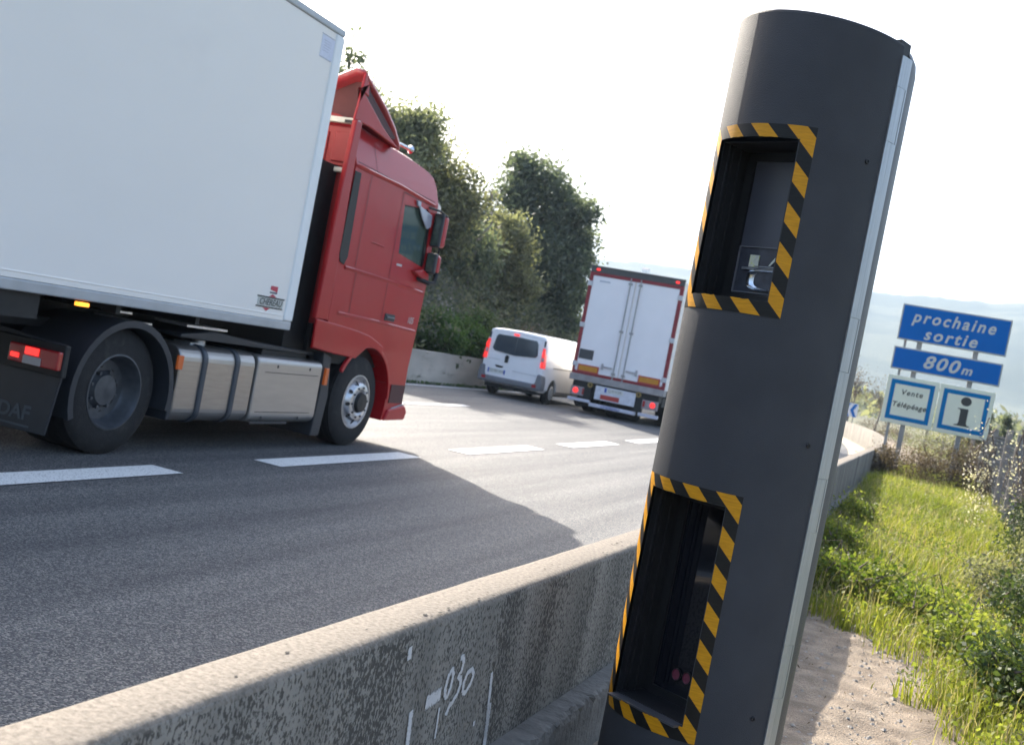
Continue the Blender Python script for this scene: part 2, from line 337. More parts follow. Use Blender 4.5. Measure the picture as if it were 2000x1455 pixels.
# spray mark  -0,30
def spray_mat():
    m = bpy.data.materials.new('white_spray'); m.use_nodes = True; N = m.node_tree.nodes; L = m.node_tree.links; p = N['Principled BSDF']; o = N['Material Output']
    p.inputs['Base Color'].default_value = (.62, .62, .62, 1); p.inputs['Roughness'].default_value = .8
    tc = N.new('ShaderNodeTexCoord'); n = N.new('ShaderNodeTexNoise'); n.inputs['Scale'].default_value = 150; n.inputs['Detail'].default_value = 4; L.new(tc.outputs['Object'], n.inputs[0])
    a = N.new('ShaderNodeAttribute'); a.attribute_name = 'tint'
    ad = N.new('ShaderNodeMath'); ad.operation = 'ADD'; L.new(n.outputs[0], ad.inputs[0]); L.new(a.outputs['Fac'], ad.inputs[1])
    c = N.new('ShaderNodeValToRGB'); c.color_ramp.elements[0].position = .52; c.color_ramp.elements[1].position = .95; c.color_ramp.elements[1].color = (.9, .9, .9, 1); L.new(ad.outputs[0], c.inputs[0])
    t = N.new('ShaderNodeBsdfTransparent'); s = N.new('ShaderNodeMixShader'); L.new(c.outputs[0], s.inputs[0]); L.new(t.outputs[0], s.inputs[1]); L.new(p.outputs[0], s.inputs[2]); L.new(s.outputs[0], o.inputs[0])
    return m
strokes = [([(2.74, .515), (2.785, .518), (2.83, .522)], .011), 
           ([(2.865, .505), (2.855, .53), (2.862, .565), (2.88, .58), (2.895, .56), (2.892, .525), (2.878, .5), (2.865, .505)], .0048),
           ([(2.915, .478), (2.905, .462), (2.895, .445)], .005),
           ([(2.925, .602), (2.942, .603), (2.955, .585), (2.95, .562), (2.935, .545), (2.955, .538), (2.962, .518), (2.95, .495), (2.93, .478), (2.915, .468)], .0048),
           ([(2.99, .49), (2.985, .52), (3.0, .545), (3.03, .55), (3.05, .53), (3.04, .505), (3.01, .483), (2.99, .49)], .0048),
           ([(3.2, .505), (3.215, .45), (3.225, .4), (3.24, .345), (3.255, .28)], .0055), ([(3.235, .40), (3.245, .33), (3.26, .25)], .008),
           ([(2.655, .515), (2.665, .46), (2.675, .40), (2.69, .34)], .0065), ([(2.575, .70), (2.58, .665)], .006), ([(2.84, .48), (2.845, .44), (2.85, .39)], .003), ([(3.13, .37), (3.132, .355)], .004)]
m_spray = spray_mat()
def spray(items, name):
    sb = B(); tints = []
    for pts, wd in items:
        wd *= 1.35; q = []
        for a in range(len(pts)-1):
            for t in range(5): q.append((pts[a][0]+(pts[a+1][0]-pts[a][0])*t/5, pts[a][1]+(pts[a+1][1]-pts[a][1])*t/5))
        q.append(pts[-1]); vs = []; q = [(a*.935, 1.5-(1.5-c)*.935) for a, c in q]
        for i, p in enumerate(q):
            a = q[max(i-1, 0)]; c = q[min(i+1, len(q)-1)]; dx, dz = c[0]-a[0], c[1]-a[1]; l = math.hypot(dx, dz) or 1; nx, nz = -dz/l, dx/l
            for s_ in (-1.7, -.9, 0, .9, 1.7): y_ = p[0]+nx*wd*s_; vs.append((xr(y_)+.0035, y_, p[1]+nz*wd*s_)); tints.append({1.7: -.1, .9: .45, 0: .6}[abs(s_)])
        sb.add(vs, [(5*i+k, 5*i+k+1, 5*i+k+6, 5*i+k+5) for i in range(len(q)-1) for k in range(4)])
    sp = sb.build(name, m_spray, nb)
    at_ = sp.data.attributes.new('tint', 'FLOAT', 'POINT'); at_.data.foreach_set('value', tints)
spray(strokes[:5], 'spray_number')
for st_ in strokes[5:]: spray([st_], 'spray_line')
# small chips in the top edge
cb = B(); random.seed(9)
for i in range(46):
    y = random.uniform(1.5, 7); x = xr(y)-random.choice([.012, .02, .03, .06, .1])*random.uniform(.6, 1.1); r_ = random.uniform(.002, .0055)
    cb.add([(x+r_*math.cos(t)*random.uniform(.6, 1.2), y+r_*2*math.sin(t)*random.uniform(.6, 1.3), .8022) for t in [k*1.05 for k in range(6)]], [tuple(range(6))])
cb.build('chipped_spots', M('dark_hole', (.03, .027, .024), .95), nb)

fb = thing('concrete_barrier', 'tall pale concrete barrier along the far side of the motorway, below the trees', 'barrier', (-12.5, 25, 0))
m_conc2 = M('pale_concrete', (.46, .42, .36), .9, var=.22, scale=.9, bump=.4, bscale=30, dirt=((.3, .27, .225), 2.2, .56), stretch=(1, .5, 2))
wallmesh([(.0, .0), (-.02, .85), (-.3, .85), (-.32, .0)], -10, 100, .25, lambda y: -12.5+off(y)).build('wall', m_conc2, fb)

# ------------------------------------------------------------------ speed camera
CX, CY, CR = -.5156, 3.527, .275
BASE = math.atan2(-CY, -CX)
def cyl(a, z, r=CR): t = BASE+R(a); return (CX+r*math.cos(t), CY+r*math.sin(t), z)
m_pole = M('anthracite_coat', (.046, .048, .054), .6, var=.09, scale=7, bump=.3, bscale=420, spec=.2, dirt=((.054, .055, .06), 4, .62))
m_black = M('matt_black', (.007, .007, .008), .55, var=.15)
m_alu = M('brushed_aluminium', (.42, .44, .46), .42, .7, var=.1, scale=8, stretch=(30, 30, 1))
sct = thing('speed_camera', 'dark grey cylindrical speed camera tower with two hazard-taped windows', 'speed camera', (CX, CY, 0))
b = B(); ZT = 2.585
WIN = [(1.752, 2.226), (.502, 1.152)]
al = sorted(set([-200+i*3 for i in range(44)]+[-67.3, -5.7]+[-67.3+61.6*i/20 for i in range(21)]+[-70+0, -4]+[3*i for i in range(0, 17)]+[51]))
al = [a for a in al if a <= 51 and not (-67.3 < a < -5.7 and a % 3 == 1)]
zl = [-.02, .25, .502, .827, 1.152, 1.45, 1.752, 1.989, 2.226, 2.42, ZT-.02, ZT-.0115, ZT-.0105, ZT-.004, ZT]; rl = [CR]*13+[CR-.003, CR-.011]
def zt_(a): return -.03*math.sin(R(a))+.004
vs = [cyl(a, z+(zt_(a) if z > 2.5 else 0), r_) for a in al for z, r_ in zip(zl, rl)]; m_ = len(zl); fs = []
for i in range(len(al)-1):
    ac = (al[i]+al[i+1])/2
    for k in range(m_-1):
        zc = (zl[k]+zl[k+1])/2
        if -67.3 < ac < -5.7 and any(z0 < zc < z1 for z0, z1 in WIN): continue
        fs.append((i*m_+k, (i+1)*m_+k, (i+1)*m_+k+1, i*m_+k+1))
b.add(vs, fs); shell = b.build('front_shell', m_pole, sct, smooth=True)
b = B(); b.add([cyl(a, ZT-.001+zt_(a), CR-.0105) for a in al]+[(CX, CY, ZT-.001)], [tuple(range(len(al)+1))]); b.build('top_cap', m_pole, sct)
WN = -36.5; wt = BASE+R(WN); wn = Vector((math.cos(wt), math.sin(wt), 0)); ws = Vector((-wn.y, wn.x, 0))   # window normal / sideways (to the right)
HW = CR*math.sin(R(30.8)); DEP = .165; FR = CR*math.cos(R(30.8))
def wpt(s_, d_, z): p = Vector((CX, CY, 0))+wn*(FR-d_)+ws*s_; return (p.x, p.y, z)
def wbox(b, s0, s1, d0, d1, z0, z1, mi=0):
    vs = [wpt(s_, d_, z) for z in (z0, z1) for (s_, d_) in ((s0, d0), (s1, d0), (s1, d1), (s0, d1))]
    return b.add(vs, [(0, 3, 2, 1), (4, 5, 6, 7), (0, 1, 5, 4), (1, 2, 6, 5), (2, 3, 7, 6), (3, 0, 4, 7)], mi)
m_glass_dk = M('dark_window_glass', (.008, .009, .013), .03, var=.1, spec=.6)
m_glass_up = M('reflection_grey_pane', (.06, .063, .08), .3, var=.1, spec=.6)  # grey lifted to carry reflections in the pane's own colour
for wi, (z0, z1) in enumerate(WIN):
    e = .004
    h = B()
    wbox(h, -HW+.0005, -HW+e, .012, DEP-.001, z0+.0005, z1-.0005); wbox(h, HW-e, HW-.0005, .012, DEP-.001, z0+.0005, z1-.0005)
    wbox(h, -HW+e, HW-e, .012, DEP-.001, z0+.0005, z0+e); wbox(h, -HW+e, HW-e, .012, DEP-.001, z1-e, z1-.0005)
    for q in (.035, .055, .09): wbox(h, -HW+e, -HW+e+.006, q, q+.008, z0+e, z1-e)
    hs = h.build('window_recess', M('recess_black', (.014, .014, .016), .45, var=.3, scale=20), sct)
    gl = B(); wbox(gl, -HW+e, HW-e, DEP-.02, DEP-.012, z0+e, z1-e)
    go = gl.build('window_pane', m_glass_up if wi == 0 else m_glass_dk, sct)
    fr = B(); wbox(fr, -HW+e, -HW+e+.03, DEP-.03, DEP-.02, z0+e, z1-e); wbox(fr, -HW+e+.03, HW-e, DEP-.03, DEP-.02, z1-.03, z1-e)
    wbox(fr, -HW+e+.03, HW-e, DEP-.03, DEP-.02, z0+e, z0+.03)
    fr.build('window_frame', m_black, sct)
# flash reflector behind its own clear square in the upper window
S0, S1, ZA, ZB = -.098, .075, 1.79, 1.928
m_chrome = M('reflector_chrome', (.6, .63, .68), .16, 1., var=.3, scale=40)
fl = B(); wbox(fl, S0, S1, DEP-.026, DEP-.0215, ZA, ZB)
flo = fl.build('flash_unit', M('flash_housing', (.045, .048, .062), .25, var=.3, scale=30), sct)
ff = B()
t_ = .003
wbox(ff, S0-t_, S0, DEP-.032, DEP-.02, ZA-t_, ZB+t_); wbox(ff, S1, S1+t_, DEP-.032, DEP-.02, ZA-t_, ZB+t_); wbox(ff, S0, S1, DEP-.032, DEP-.02, ZB, ZB+t_); wbox(ff, S0, S1, DEP-.032, DEP-.02, ZA-t_, ZA)
ff.build('flash_frame', M('frame_grey', (.16, .16, .18), .4), flo)
dsh = B(); nn = 28
rings = [(.012, .024), (.03, .0255), (.038, .031), (.042, .042)]
cz, cs_ = 1.842, .018
for i, (r_, d_) in enumerate(rings): dsh.v += [wpt(cs_+r_*1.5*math.copysign(abs(math.cos(2*math.pi*k/nn))**.6, math.cos(2*math.pi*k/nn)), DEP-d_+.0, cz-.012+r_*math.copysign(abs(math.sin(2*math.pi*k/nn))**.7, math.sin(2*math.pi*k/nn))*.8) for k in range(nn)]
dsh.f += [(i*nn+k, i*nn+(k+1) % nn, (i+1)*nn+(k+1) % nn, (i+1)*nn+k) for i in range(3) for k in range(nn)]; dsh.m = [0]*len(dsh.f)
dsh.build('flash_reflector', m_chrome, flo, smooth=True)
lb = B(); wbox(lb, -.055, -.02, DEP-.03, DEP-.027, 1.868, 1.905); lb.build('inner_label', M('pale_label', (.62, .62, .52), .5, var=.3, scale=60, dirt=((.5, .55, .08), 60, .5)), flo)
bar = B(); wbox(bar, -.075, .07, DEP-.036, DEP-.031, 1.858, 1.866); wbox(bar, -.03, .07, DEP-.034, DEP-.03, 1.869, 1.872); bar.build('flash_bar', M('dull_steel', (.3, .31, .33), .3, .8), flo)
ray_ = B(); ray_.add([wpt(.02, DEP-.031, 1.875), wpt(.027, DEP-.031, 1.875), wpt(.06, DEP-.031, 1.91), wpt(.046, DEP-.031, 1.91)], [(0, 1, 2, 3)])
ray_.add([wpt(-.05, DEP-.031, 1.818), wpt(-.042, DEP-.031, 1.818), wpt(-.044, DEP-.031, 1.845)], [(0, 1, 2)]); ray_.build('prism_strip', M('bright_prism', (.6, .62, .52), .3, var=.3, scale=80), flo, sp=True)
m_lens = M('purple_lens', (.22, .05, .08), .12, .3, var=.4, scale=40, coat=1)
for s_, z_ in ((-.022, .592), (.02, .594)):
    ln = B(); nn = 24
    for i, (r_, d_) in enumerate([(.0165, .022), (.0165, .03), (.0145, .03), (.013, .026), (.0, .0275)]): ln.v += [wpt(s_+r_*math.cos(2*math.pi*k/nn), DEP-d_, z_+r_*1.15*math.sin(2*math.pi*k/nn)) for k in range(nn)]
    ln.f += [(i*nn+k, i*nn+(k+1) % nn, (i+1)*nn+(k+1) % nn, (i+1)*nn+k) for i in range(4) for k in range(nn)]; ln.m = [0]*48+[1]*48
    ln.build('camera_lens', [m_black, m_lens], sct, smooth=True)
# hazard tapes
def tape_mat(per, ph):
    m = bpy.data.materials.new('hazard_tape'); m.use_nodes = True; N = m.node_tree.nodes; L = m.node_tree.links; p = N['Principled BSDF']
    uv = N.new('ShaderNodeUVMap'); uv.uv_map = 'UVMap'; sx = N.new('ShaderNodeSeparateXYZ'); L.new(uv.outputs[0], sx.inputs[0])
    a = N.new('ShaderNodeMath'); a.operation = 'ADD'; L.new(sx.outputs[0], a.inputs[0]); L.new(sx.outputs[1], a.inputs[1])
    b_ = N.new('ShaderNodeMath'); b_.operation = 'SUBTRACT'; L.new(a.outputs[0], b_.inputs[0]); b_.inputs[1].default_value = ph
    d = N.new('ShaderNodeMath'); d.operation = 'DIVIDE'; L.new(b_.outputs[0], d.inputs[0]); d.inputs[1].default_value = per
    f = N.new('ShaderNodeMath'); f.operation = 'FRACT'; L.new(d.outputs[0], f.inputs[0])
    g_ = N.new('ShaderNodeMath'); g_.operation = 'GREATER_THAN'; L.new(f.outputs[0], g_.inputs[0]); g_.inputs[1].default_value = .5
    n = N.new('ShaderNodeTexNoise'); n.inputs['Scale'].default_value = 25; n.inputs['Detail'].default_value = 6
    mp = N.new('ShaderNodeMapping'); mp.inputs['Scale'].default_value = (1, 7, 1); L.new(uv.outputs[0], mp.inputs[0]); L.new(mp.outputs[0], n.inputs[0])
    cy = N.new('ShaderNodeValToRGB'); cy.color_ramp.elements[0].position = .3; cy.color_ramp.elements[0].color = (.46, .2, .004, 1); cy.color_ramp.elements[1].position = .7; cy.color_ramp.elements[1].color = (.62, .285, .006, 1); L.new(n.outputs[0], cy.inputs[0])
    ck = N.new('ShaderNodeValToRGB'); ck.color_ramp.elements[0].position = .3; ck.color_ramp.elements[0].color = (.005, .005, .005, 1); ck.color_ramp.elements[1].position = .8; ck.color_ramp.elements[1].color = (.012, .012, .011, 1); L.new(n.outputs[0], ck.inputs[0])
    mx = N.new('ShaderNodeMix'); mx.data_type = 'RGBA'; L.new(g_.outputs[0], mx.inputs[0]); L.new(cy.outputs[0], mx.inputs[6]); L.new(ck.outputs[0], mx.inputs[7])
    L.new(mx.outputs[2], p.inputs['Base Color']); p.inputs['Roughness'].default_value = .45; p.inputs['Specular IOR Level'].default_value = .25
    n2 = N.new('ShaderNodeTexNoise'); n2.inputs['Scale'].default_value = 90; L.new(mp.outputs[0], n2.inputs[0])
    bu = N.new('ShaderNodeBump'); bu.inputs['Strength'].default_value = .25; bu.inputs['Distance'].default_value = .002; L.new(n2.outputs[0], bu.inputs['Height']); L.new(bu.outputs[0], p.inputs['Normal'])
    return m
def tape(ao, ai, zo, zi, per, ph, seed):
    vs = []; fs = []; uvs = []; rg = random.Random(seed)
    def patch(a0, a1, z0, z1, na, nz, rad=.0012, ragged=None):
        k = len(vs)
        for i in range(na+1):
            for j in range(nz+1):
                a = a0+(a1-a0)*i/na; z = z0+(z1-z0)*j/nz
                if ragged == 'b' and j == 0 or ragged == 't' and j == nz: z += rg.uniform(-.0012, .0012)
                vs.append(cyl(a, z, CR+rad)); uvs.append((CR*R(a), z))
        for i in range(na):
            for j in range(nz): q = k+i*(nz+1)+j; fs.append((q, q+nz+1, q+nz+2, q+1))
    patch(ao[0], ai[0], zo[0]+.0, zo[1], 6, 16); patch(ai[1], ao[1], zo[0], zo[1], 5, 16, .0016)
    patch(ai[0], ai[1], zi[1], zo[1], 40, 2, .002, 'b'); patch(ai[0], ai[1], zo[0], zi[0], 40, 2, .002, 't')
    b = B(); b.add(vs, fs); o = b.build('hazard_tape', tape_mat(per, ph), sct)
    ul = o.data.uv_layers.new(name='UVMap')
    for l in o.data.loops: ul.data[l.index].uv = uvs[l.vertex_index]
    return o
tape((-81.5, 4.0), (-67.6, -5.0), (1.711, 2.265), (1.7525, 2.2265), .1165, 2.0805, 1)
tape((-81.0, 3.6), (-67.2, -5.2), (.4595, 1.1905), (.5015, 1.1535), .1115, 1.0165, 2)
# drip lip under the lower opening
lp = B(); wbox(lp, -HW+.006, HW-.006, -.03, .02, .4975, .5035)
lp.build('sill_plate', M('sill_metal', (.1, .105, .12), .35, .5), sct)
# hinge strip, rear shell, bolts
hb = B(); 
for (z0, z1) in [(-.02, 2.2), (2.2, 2.53)]:
    pass
seams = [.0, .14, .30, .62, .78, 1.12, 1.28, 1.60, 1.76, 2.28, 2.44, 2.53]
for k in range(len(seams)-1):
    z0, z1 = seams[k]+.0005, seams[k+1]-.0004; kn = k % 2 == 1
    aa = [50.2+i*(62.2-50.2)/6 for i in range(7)]
    ro, ri = CR+(.0045 if kn else .004), CR-.01
    for (a0, a1) in (((50.2, 59.6), (60.3, 62.2)) if kn else ((50.2, 56.0), (56.12, 62.2))):
        q = []; 
        for z in (z0, z1): q += [cyl(a0, z, ri), cyl(a0, z, ro), cyl((a0+a1)/2, z, ro+.0005), cyl(a1, z, ro), cyl(a1, z, ri)]
        hb.add(q, [(0, 1, 2, 3, 4), (9, 8, 7, 6, 5), (0, 5, 6, 1), (1, 6, 7, 2), (2, 7, 8, 3), (3, 8, 9, 4), (4, 9, 5, 0)])
hb.build('hinge_strip', m_alu, sct)
rb = B(); n_ = 40; aa = [62.8+i*(359.0-200-62.8+0)/n_ for i in range(n_+1)]
zt = 2.57; pr = [(-.02, CR-.002), (zt-.06, CR-.002), (zt-.03, CR-.006), (zt-.008, CR-.018), (zt, CR-.04), (zt, CR-.14)]
vs = [cyl(a, z, r) for a in aa for z, r in pr]; m_ = len(pr)
rb.add(vs, [(i*m_+k, (i+1)*m_+k, (i+1)*m_+k+1, i*m_+k+1) for i in range(n_) for k in range(m_-1)]+[(0, 1, 2, 3, 4, 5), tuple(n_*m_+k for k in range(6))[::-1]])
rb.build('rear_shell', M('rear_shell_grey', (.055, .058, .062), .45, var=.05, scale=40, bump=.3, bscale=420), sct, smooth=True, fix=True)
ck = B(); ck.add([cyl(a, z, r) for a in (50.5, 63.5) for z, r in ((2.0, CR-.06), (2.578, CR-.06), (2.578, CR-.012), (2.0, CR-.012))], [(0, 1, 2, 3), (7, 6, 5, 4), (0, 4, 5, 1), (1, 5, 6, 2), (2, 6, 7, 3), (3, 7, 4, 0)])
ck.build('seal', m_black, sct)
for a, z in ((38.6, 2.204), (37.5, 1.371), (37.2, .56)):
    t = BASE+R(a); nx, ny = math.cos(t), math.sin(t); bb = B(); nn = 16
    for r_, d_ in ((.0075, 0.0003), (.0075, .003), (.006, .0042), (.0032, .0042), (.003, .0015), (0, .0015)):
        for k in range(nn):
            q = 2*math.pi*k/nn; bb.v.append((CX+(CR+d_)*nx-ny*r_*math.cos(q), CY+(CR+d_)*ny+nx*r_*math.cos(q), z+r_*math.sin(q)))
    bb.f += [(i*nn+k, i*nn+(k+1) % nn, (i+1)*nn+(k+1) % nn, (i+1)*nn+k) for i in range(5) for k in range(nn)]; bb.m = [0]*len(bb.f)
    bb.build('bolt', m_black, sct, smooth=True)
B().lathe([(0, .34), (.03, .34), (.035, .335), (.035, .26)], (CX, CY, .02), 2, 48).build('base_flange', m_pole, sct, smooth=True)

# ------------------------------------------------------------------ wheels
m_tyre = M('tyre_rubber', (.01, .01, .011), .8, var=.3, scale=20, bump=.3, bscale=80, dirt=((.028, .027, .025), 6, .55))
m_steel = M('painted_steel_rim', (.08, .088, .1), .45, .5, var=.2, scale=12)
m_alloy = M('alloy_rim', (.55, .56, .58), .3, .85, var=.15, scale=12)
def wheel(parent, x, y, r, w, kind, name='wheel', side=1):
    """x = outer face; side +1 when the outer face looks towards +X"""
    s_ = side
    t = B(); rr_ = r
    pf = [(-.02, .56*rr_), (0, .6*rr_), (.0, .75*rr_), (-.012, .9*rr_), (-.03, .965*rr_), (-.045, rr_), (-w+.045, rr_), (-w+.03, .965*rr_), (-w, .8*rr_), (-w, .56*rr_)]
    t.lathe([(a*s_, b_) for a, b_ in pf], (x, y, r), 0, 56)
    for g_ in (.3, .5, .7):      # tread grooves drawn as slim ribs
        t.lathe([(-w*g_*s_-.012, rr_+.001), (-w*g_*s_-.012, rr_+.005), (-w*g_*s_+.03, rr_+.005), (-w*g_*s_+.03, rr_+.001)], (x, y, r), 0, 56)
    ty = t.build(name, m_tyre, parent, smooth=True)
    b_ = B(); k = r/.505
    if kind == 'dish':
        pf = [(-.02, .3), (.004, .305), (.006, .292), (-.03, .275), (-.1, .262), (-.135, .24), (-.14, .15), (-.13, .14), (-.09, .12), (-.085, .0)]
    elif kind == 'alloy':
        pf = [(-.02, .3), (.003, .303), (.004, .29), (-.03, .275), (-.05, .25), (-.02, .235), (.035, .215), (.045, .2), (.045, .15), (.02, .125), (.02, .11), (.08, .1), (.085, .0)]
    else:
        pf = [(-.01, .3), (.006, .305), (.004, .29), (.0, .27), (.018, .25), (.024, .1), (.03, .0)]
    b_.lathe([(a*s_*k, q*k) for a, q in pf], (x, y, r), 0, 48, 0)
    if kind == 'alloy': b_.lathe([(s_*.046*k, .118*k), (s_*.083*k, .104*k), (s_*.088*k, .0)], (x, y, r), 0, 32, 1)
    if kind == 'alloy':
        for i in range(10):
            a = 2*math.pi*i/10+.1; b_.disc((x+s_*.0, 0, 0), .001, 0, 3, 1)
            c = (x+s_*k*.0, y+.235*k*math.cos(a), r+.235*k*math.sin(a)); n0 = len(b_.v)
            for q in range(12):
                th = 2*math.pi*q/12; dr = .027*k*math.cos(th); dt = .021*k*math.sin(th)
                rad = .228*k+dr; xx = x+s_*k*(.04 if rad < .2 else .042-(rad/k-.2)*.62)
                b_.v.append((xx+s_*.004, y+rad*math.cos(a)-dt*math.sin(a), r+rad*math.sin(a)+dt*math.cos(a)))
            b_.f.append(tuple(range(n0, n0+12))); b_.m.append(1)
            b_.lathe([(s_*.04*k, .011*k), (s_*.06*k, .011*k), (s_*.062*k, 0)], (x, y+.168*k*math.cos(a), r+.168*k*math.sin(a)), 0, 8, 2)
    elif kind == 'dish':
        for i in range(8):
            a = 2*math.pi*i/8+.2; b_.disc((x-s_*.138*k, y+.2*k*math.cos(a), r+.2*k*math.sin(a)), .028*k, 0, 14, 1)
            b_.lathe([(-s_*.14*k, .014*k), (-s_*.1*k, .014*k), (-s_*.098*k, 0)], (x, y+.145*k*math.cos(a+.3), r+.145*k*math.sin(a+.3)), 0, 8, 2)
    elif kind == 'hubcap':
        for i in range(7):
            a = 2*math.pi*i/7; b_.disc((x+s_*.0232*k, y+.19*k*math.cos(a), r+.19*k*math.sin(a)), .03*k, 0, 12, 1)
    b_.build('rim', [m_alloy if kind == 'alloy' else (M('hubcap_grey', (.42, .42, .42), .4, .3) if kind == 'hubcap' else m_steel), m_black, m_steel], ty, smooth=True)
    return ty

# ------------------------------------------------------------------ red truck with white trailer
XN = -5.95; XF = -8.43; XC = (XN+XF)/2
m_red = M('red_paint', (.37, .008, .012), .36, var=.05, scale=3, coat=.3, spec=.25)
m_red_in = M('red_panel', (.3, .02, .022), .5, var=.08, scale=3)
m_white = M('trailer_white', (.83, .795, .745), .5, var=.02, scale=1.2, dirt=((.77, .74, .7), .7, .6), stretch=(1, .4, 1))
m_grey_rail = M('rail_grey', (.4, .42, .44), .45, .3, var=.1, scale=5)
m_chass = M('chassis_black', (.007, .008, .009), .6, var=.3, scale=10)
m_plast = M('dark_plastic', (.02, .024, .031), .5, var=.12, scale=8)
m_tank = M('tank_aluminium', (.36, .34, .32), .33, .85, var=.08, scale=4, stretch=(1, 1, 12), bump=.06, bscale=6)
m_orange = M('orange_lamp', (.8, .25, .02), .3, emit=((1, .3, .03), .8))
m_orange_off = M('orange_reflector', (.35, .07, .015), .3, emit=((1, .25, .05), .03))
m_redlamp = M('red_lamp_lit', (.7, .03, .03), .25, emit=((1, .03, .025), .5))
m_redglass = M('red_lamp_glass', (.32, .012, .015), .2, coat=.6)
m_lampwhite = M('lamp_clear', (.35, .33, .33), .2, coat=.6)
tk = thing('red_truck', 'red truck cab pulling a tall plain white box trailer in the nearest traffic lane', 'truck', (XC, 9, 0))
# trailer
TX0, TX1 = -8.5, -5.9
b = B(); b.box(TX0, TX1, -4.2, 9.36, 1.28, 4.07); tb = b.build('trailer_body', m_white, tk, bevel=.015)
b = B(); b.box(TX0-.012, TX1+.012, -4.2, 9.385, 4.068, 4.135); b.build('roof_rail', m_grey_rail, tb, bevel=.012)
b = B(); b.box(TX0-.01, TX1+.01, -4.2, 9.38, 1.2, 1.282); b.build('bottom_rail', m_grey_rail, tb, bevel=.01)
b = B(); b.box(TX1-.03, TX1+.006, -4.2, 9.22, 1.325, 1.338); b.box(TX1-.03, TX1+.004, -4.2, 9.22, 1.284, 1.322); b.build('skirting', m_white, tb, bevel=.003)
m_post = M('corner_post_white', (.78, .8, .8), .4, var=.03)
for xs in ((TX1-.03, TX1+.016), (TX0-.016, TX0+.03)):
    b = B(); b.box(xs[0], xs[1], 9.235, 9.39, 1.284, 4.066); b.build('corner_post', m_post, tb, bevel=.02, seg=3)
# labels on trailer
b = B(); b.box(TX1, TX1+.002, 9.01, 9.26, 3.79, 3.99); lab = b.build('paper_label', M('label_blueish', (.62, .65, .76), .6, var=.06, scale=30), tb)
b = B(); b.box(TX1, TX1+.003, 9.0, 9.225, 3.993, 3.999); b.box(TX1, TX1+.003, 9.02, 9.225, 3.782, 3.789)
for k in range(5): b.box(TX1, TX1+.003, 9.05, 9.05+.1+.02*(k % 3), 3.85+k*.024, 3.853+k*.024)
b.build('label_print', M('print_grey', (.35, .37, .45), .6), lab)
b = B(); b.box(TX1, TX1+.002, 8.76, 9.19, 1.392, 1.474); stk = b.build('makers_plate', M('sticker_grey', (.45, .46, .43), .5, var=.35, scale=60), tb)
b = B(); b.box(TX1, TX1+.004, 8.745, 9.2, 1.474, 1.486); b.box(TX1, TX1+.004, 8.745, 9.19, 1.381, 1.392); b.build('plate_border', m_black, stk)
b = B(); b.add([(TX1+.003, 8.93, 1.488), (TX1+.003, 9.06, 1.488), (TX1+.003, 8.99, 1.515)], [(0, 1, 2)]); b.add([(TX1+.003, 8.86, 1.378), (TX1+.003, 8.98, 1.378), (TX1+.003, 8.92, 1.35)], [(0, 1, 2)])
b.add([(TX1+.003, 8.935, 1.59), (TX1+.003, 9.055, 1.59), (TX1+.003, 9.055, 1.535), (TX1+.003, 8.935, 1.555)], [(0, 1, 2, 3)]); b.build('red_mark', M('sticker_red', (.5, .05, .08), .5), stk, sp=True)
b = B(); b.box(TX1, TX1+.003, 8.935, 9.055, 1.52, 1.534); b.build('blue_mark', M('sticker_navy', (.06, .07, .12), .5), stk)
text('plate_lettering', 'CHEREAU', M('letter_black', (.05, .055, .05), .5), .085, (TX1+.003, 8.975, 1.432), FACE_E, stk, shear=.25, offset=.0012, depth=.0005)
# trailer chassis
b = B()
for xx in (-6.75, -7.75): b.box(xx-.07, xx+.07, -4.1, 8.9, .98, 1.2)
for yy_ in range(-4, 9): b.box(TX0+.06, TX1-.06, yy_, yy_+.05, 1.13, 1.2)
b.box(-6.0, -5.95, -4, 6.2, 1.02, 1.2)
b.build('trailer_chassis', m_chass, tk)
b = B(); b.prism([(-4.1, .5), (-4.1, 1.12), (4.9, 1.12), (4.9, .5)], -5.985, -5.95, 0)
b.build('side_guard', m_plast, tk, bevel=.01)
b = B(); b.box(-5.945, -5.9, 6.53, 6.64, 1.155, 1.185); b.build('marker_lamp', m_orange, tk, bevel=.005)
for wy in (-2.9, -1.6, -.3):
    for sx_, sd_ in ((-5.97, 1), (-8.43, -1)): wheel(tk, sx_, wy, .5, .36, 'dish', side=sd_)
# tractor chassis
b = B()
for xx in (-6.8, -7.6): b.box(xx-.05, xx+.05, 6.3, 12.0, .75, 1.0)
b.box(-7.9, -6.5, 6.35, 8.0, .92, 1.0); b.box(-7.7, -6.7, 6.7, 7.7, 1.0, 1.15); b.box(-8.3, -6.1, 9.3, 10.2, .55, .98)
b.box(-8.2, -6.6, 8.0, 12.1, .35, .8); b.box(-8.25, -6.15, 9.7, 10.12, .98, 2.95); b.tube([(-6.3, 9.8, 1.0), (-6.3, 9.85, 2.7)], .1, 12)
b.box(-8.3, -6.1, 10.1, 12.1, .9, 1.3); b.lathe([(0, .08), (1.9, .08)], (-8.1, 7.2, .5), 0, 10); b.lathe([(0, .06), (2.1, .06)], (-8.2, 11.17, .5), 0, 10)
b.build('tractor_chassis', m_chass, tk, bevel=.008)
b = B(); b.prism([(8.0, 1.0), (8.0, 1.03), (8.5, 1.08), (9.2, 1.03), (10.2, 1.0), (10.2, .97)], -6.7, -6.08, 0); b.build('catwalk', m_plast, tk, bevel=.006)
b = B(); b.box(-7.1, -6.1, 7.0, 7.36, 1.135, 1.15); b.box(-6.6, -6.2, 7.5, 7.75, 1.06, 1.075); b.box(-6.5, -6.15, 8.15, 8.75, 1.09, 1.11)
b.build('bright_plate', M('bright_metal', (.7, .72, .78), .3, .6), tk, sp=True)
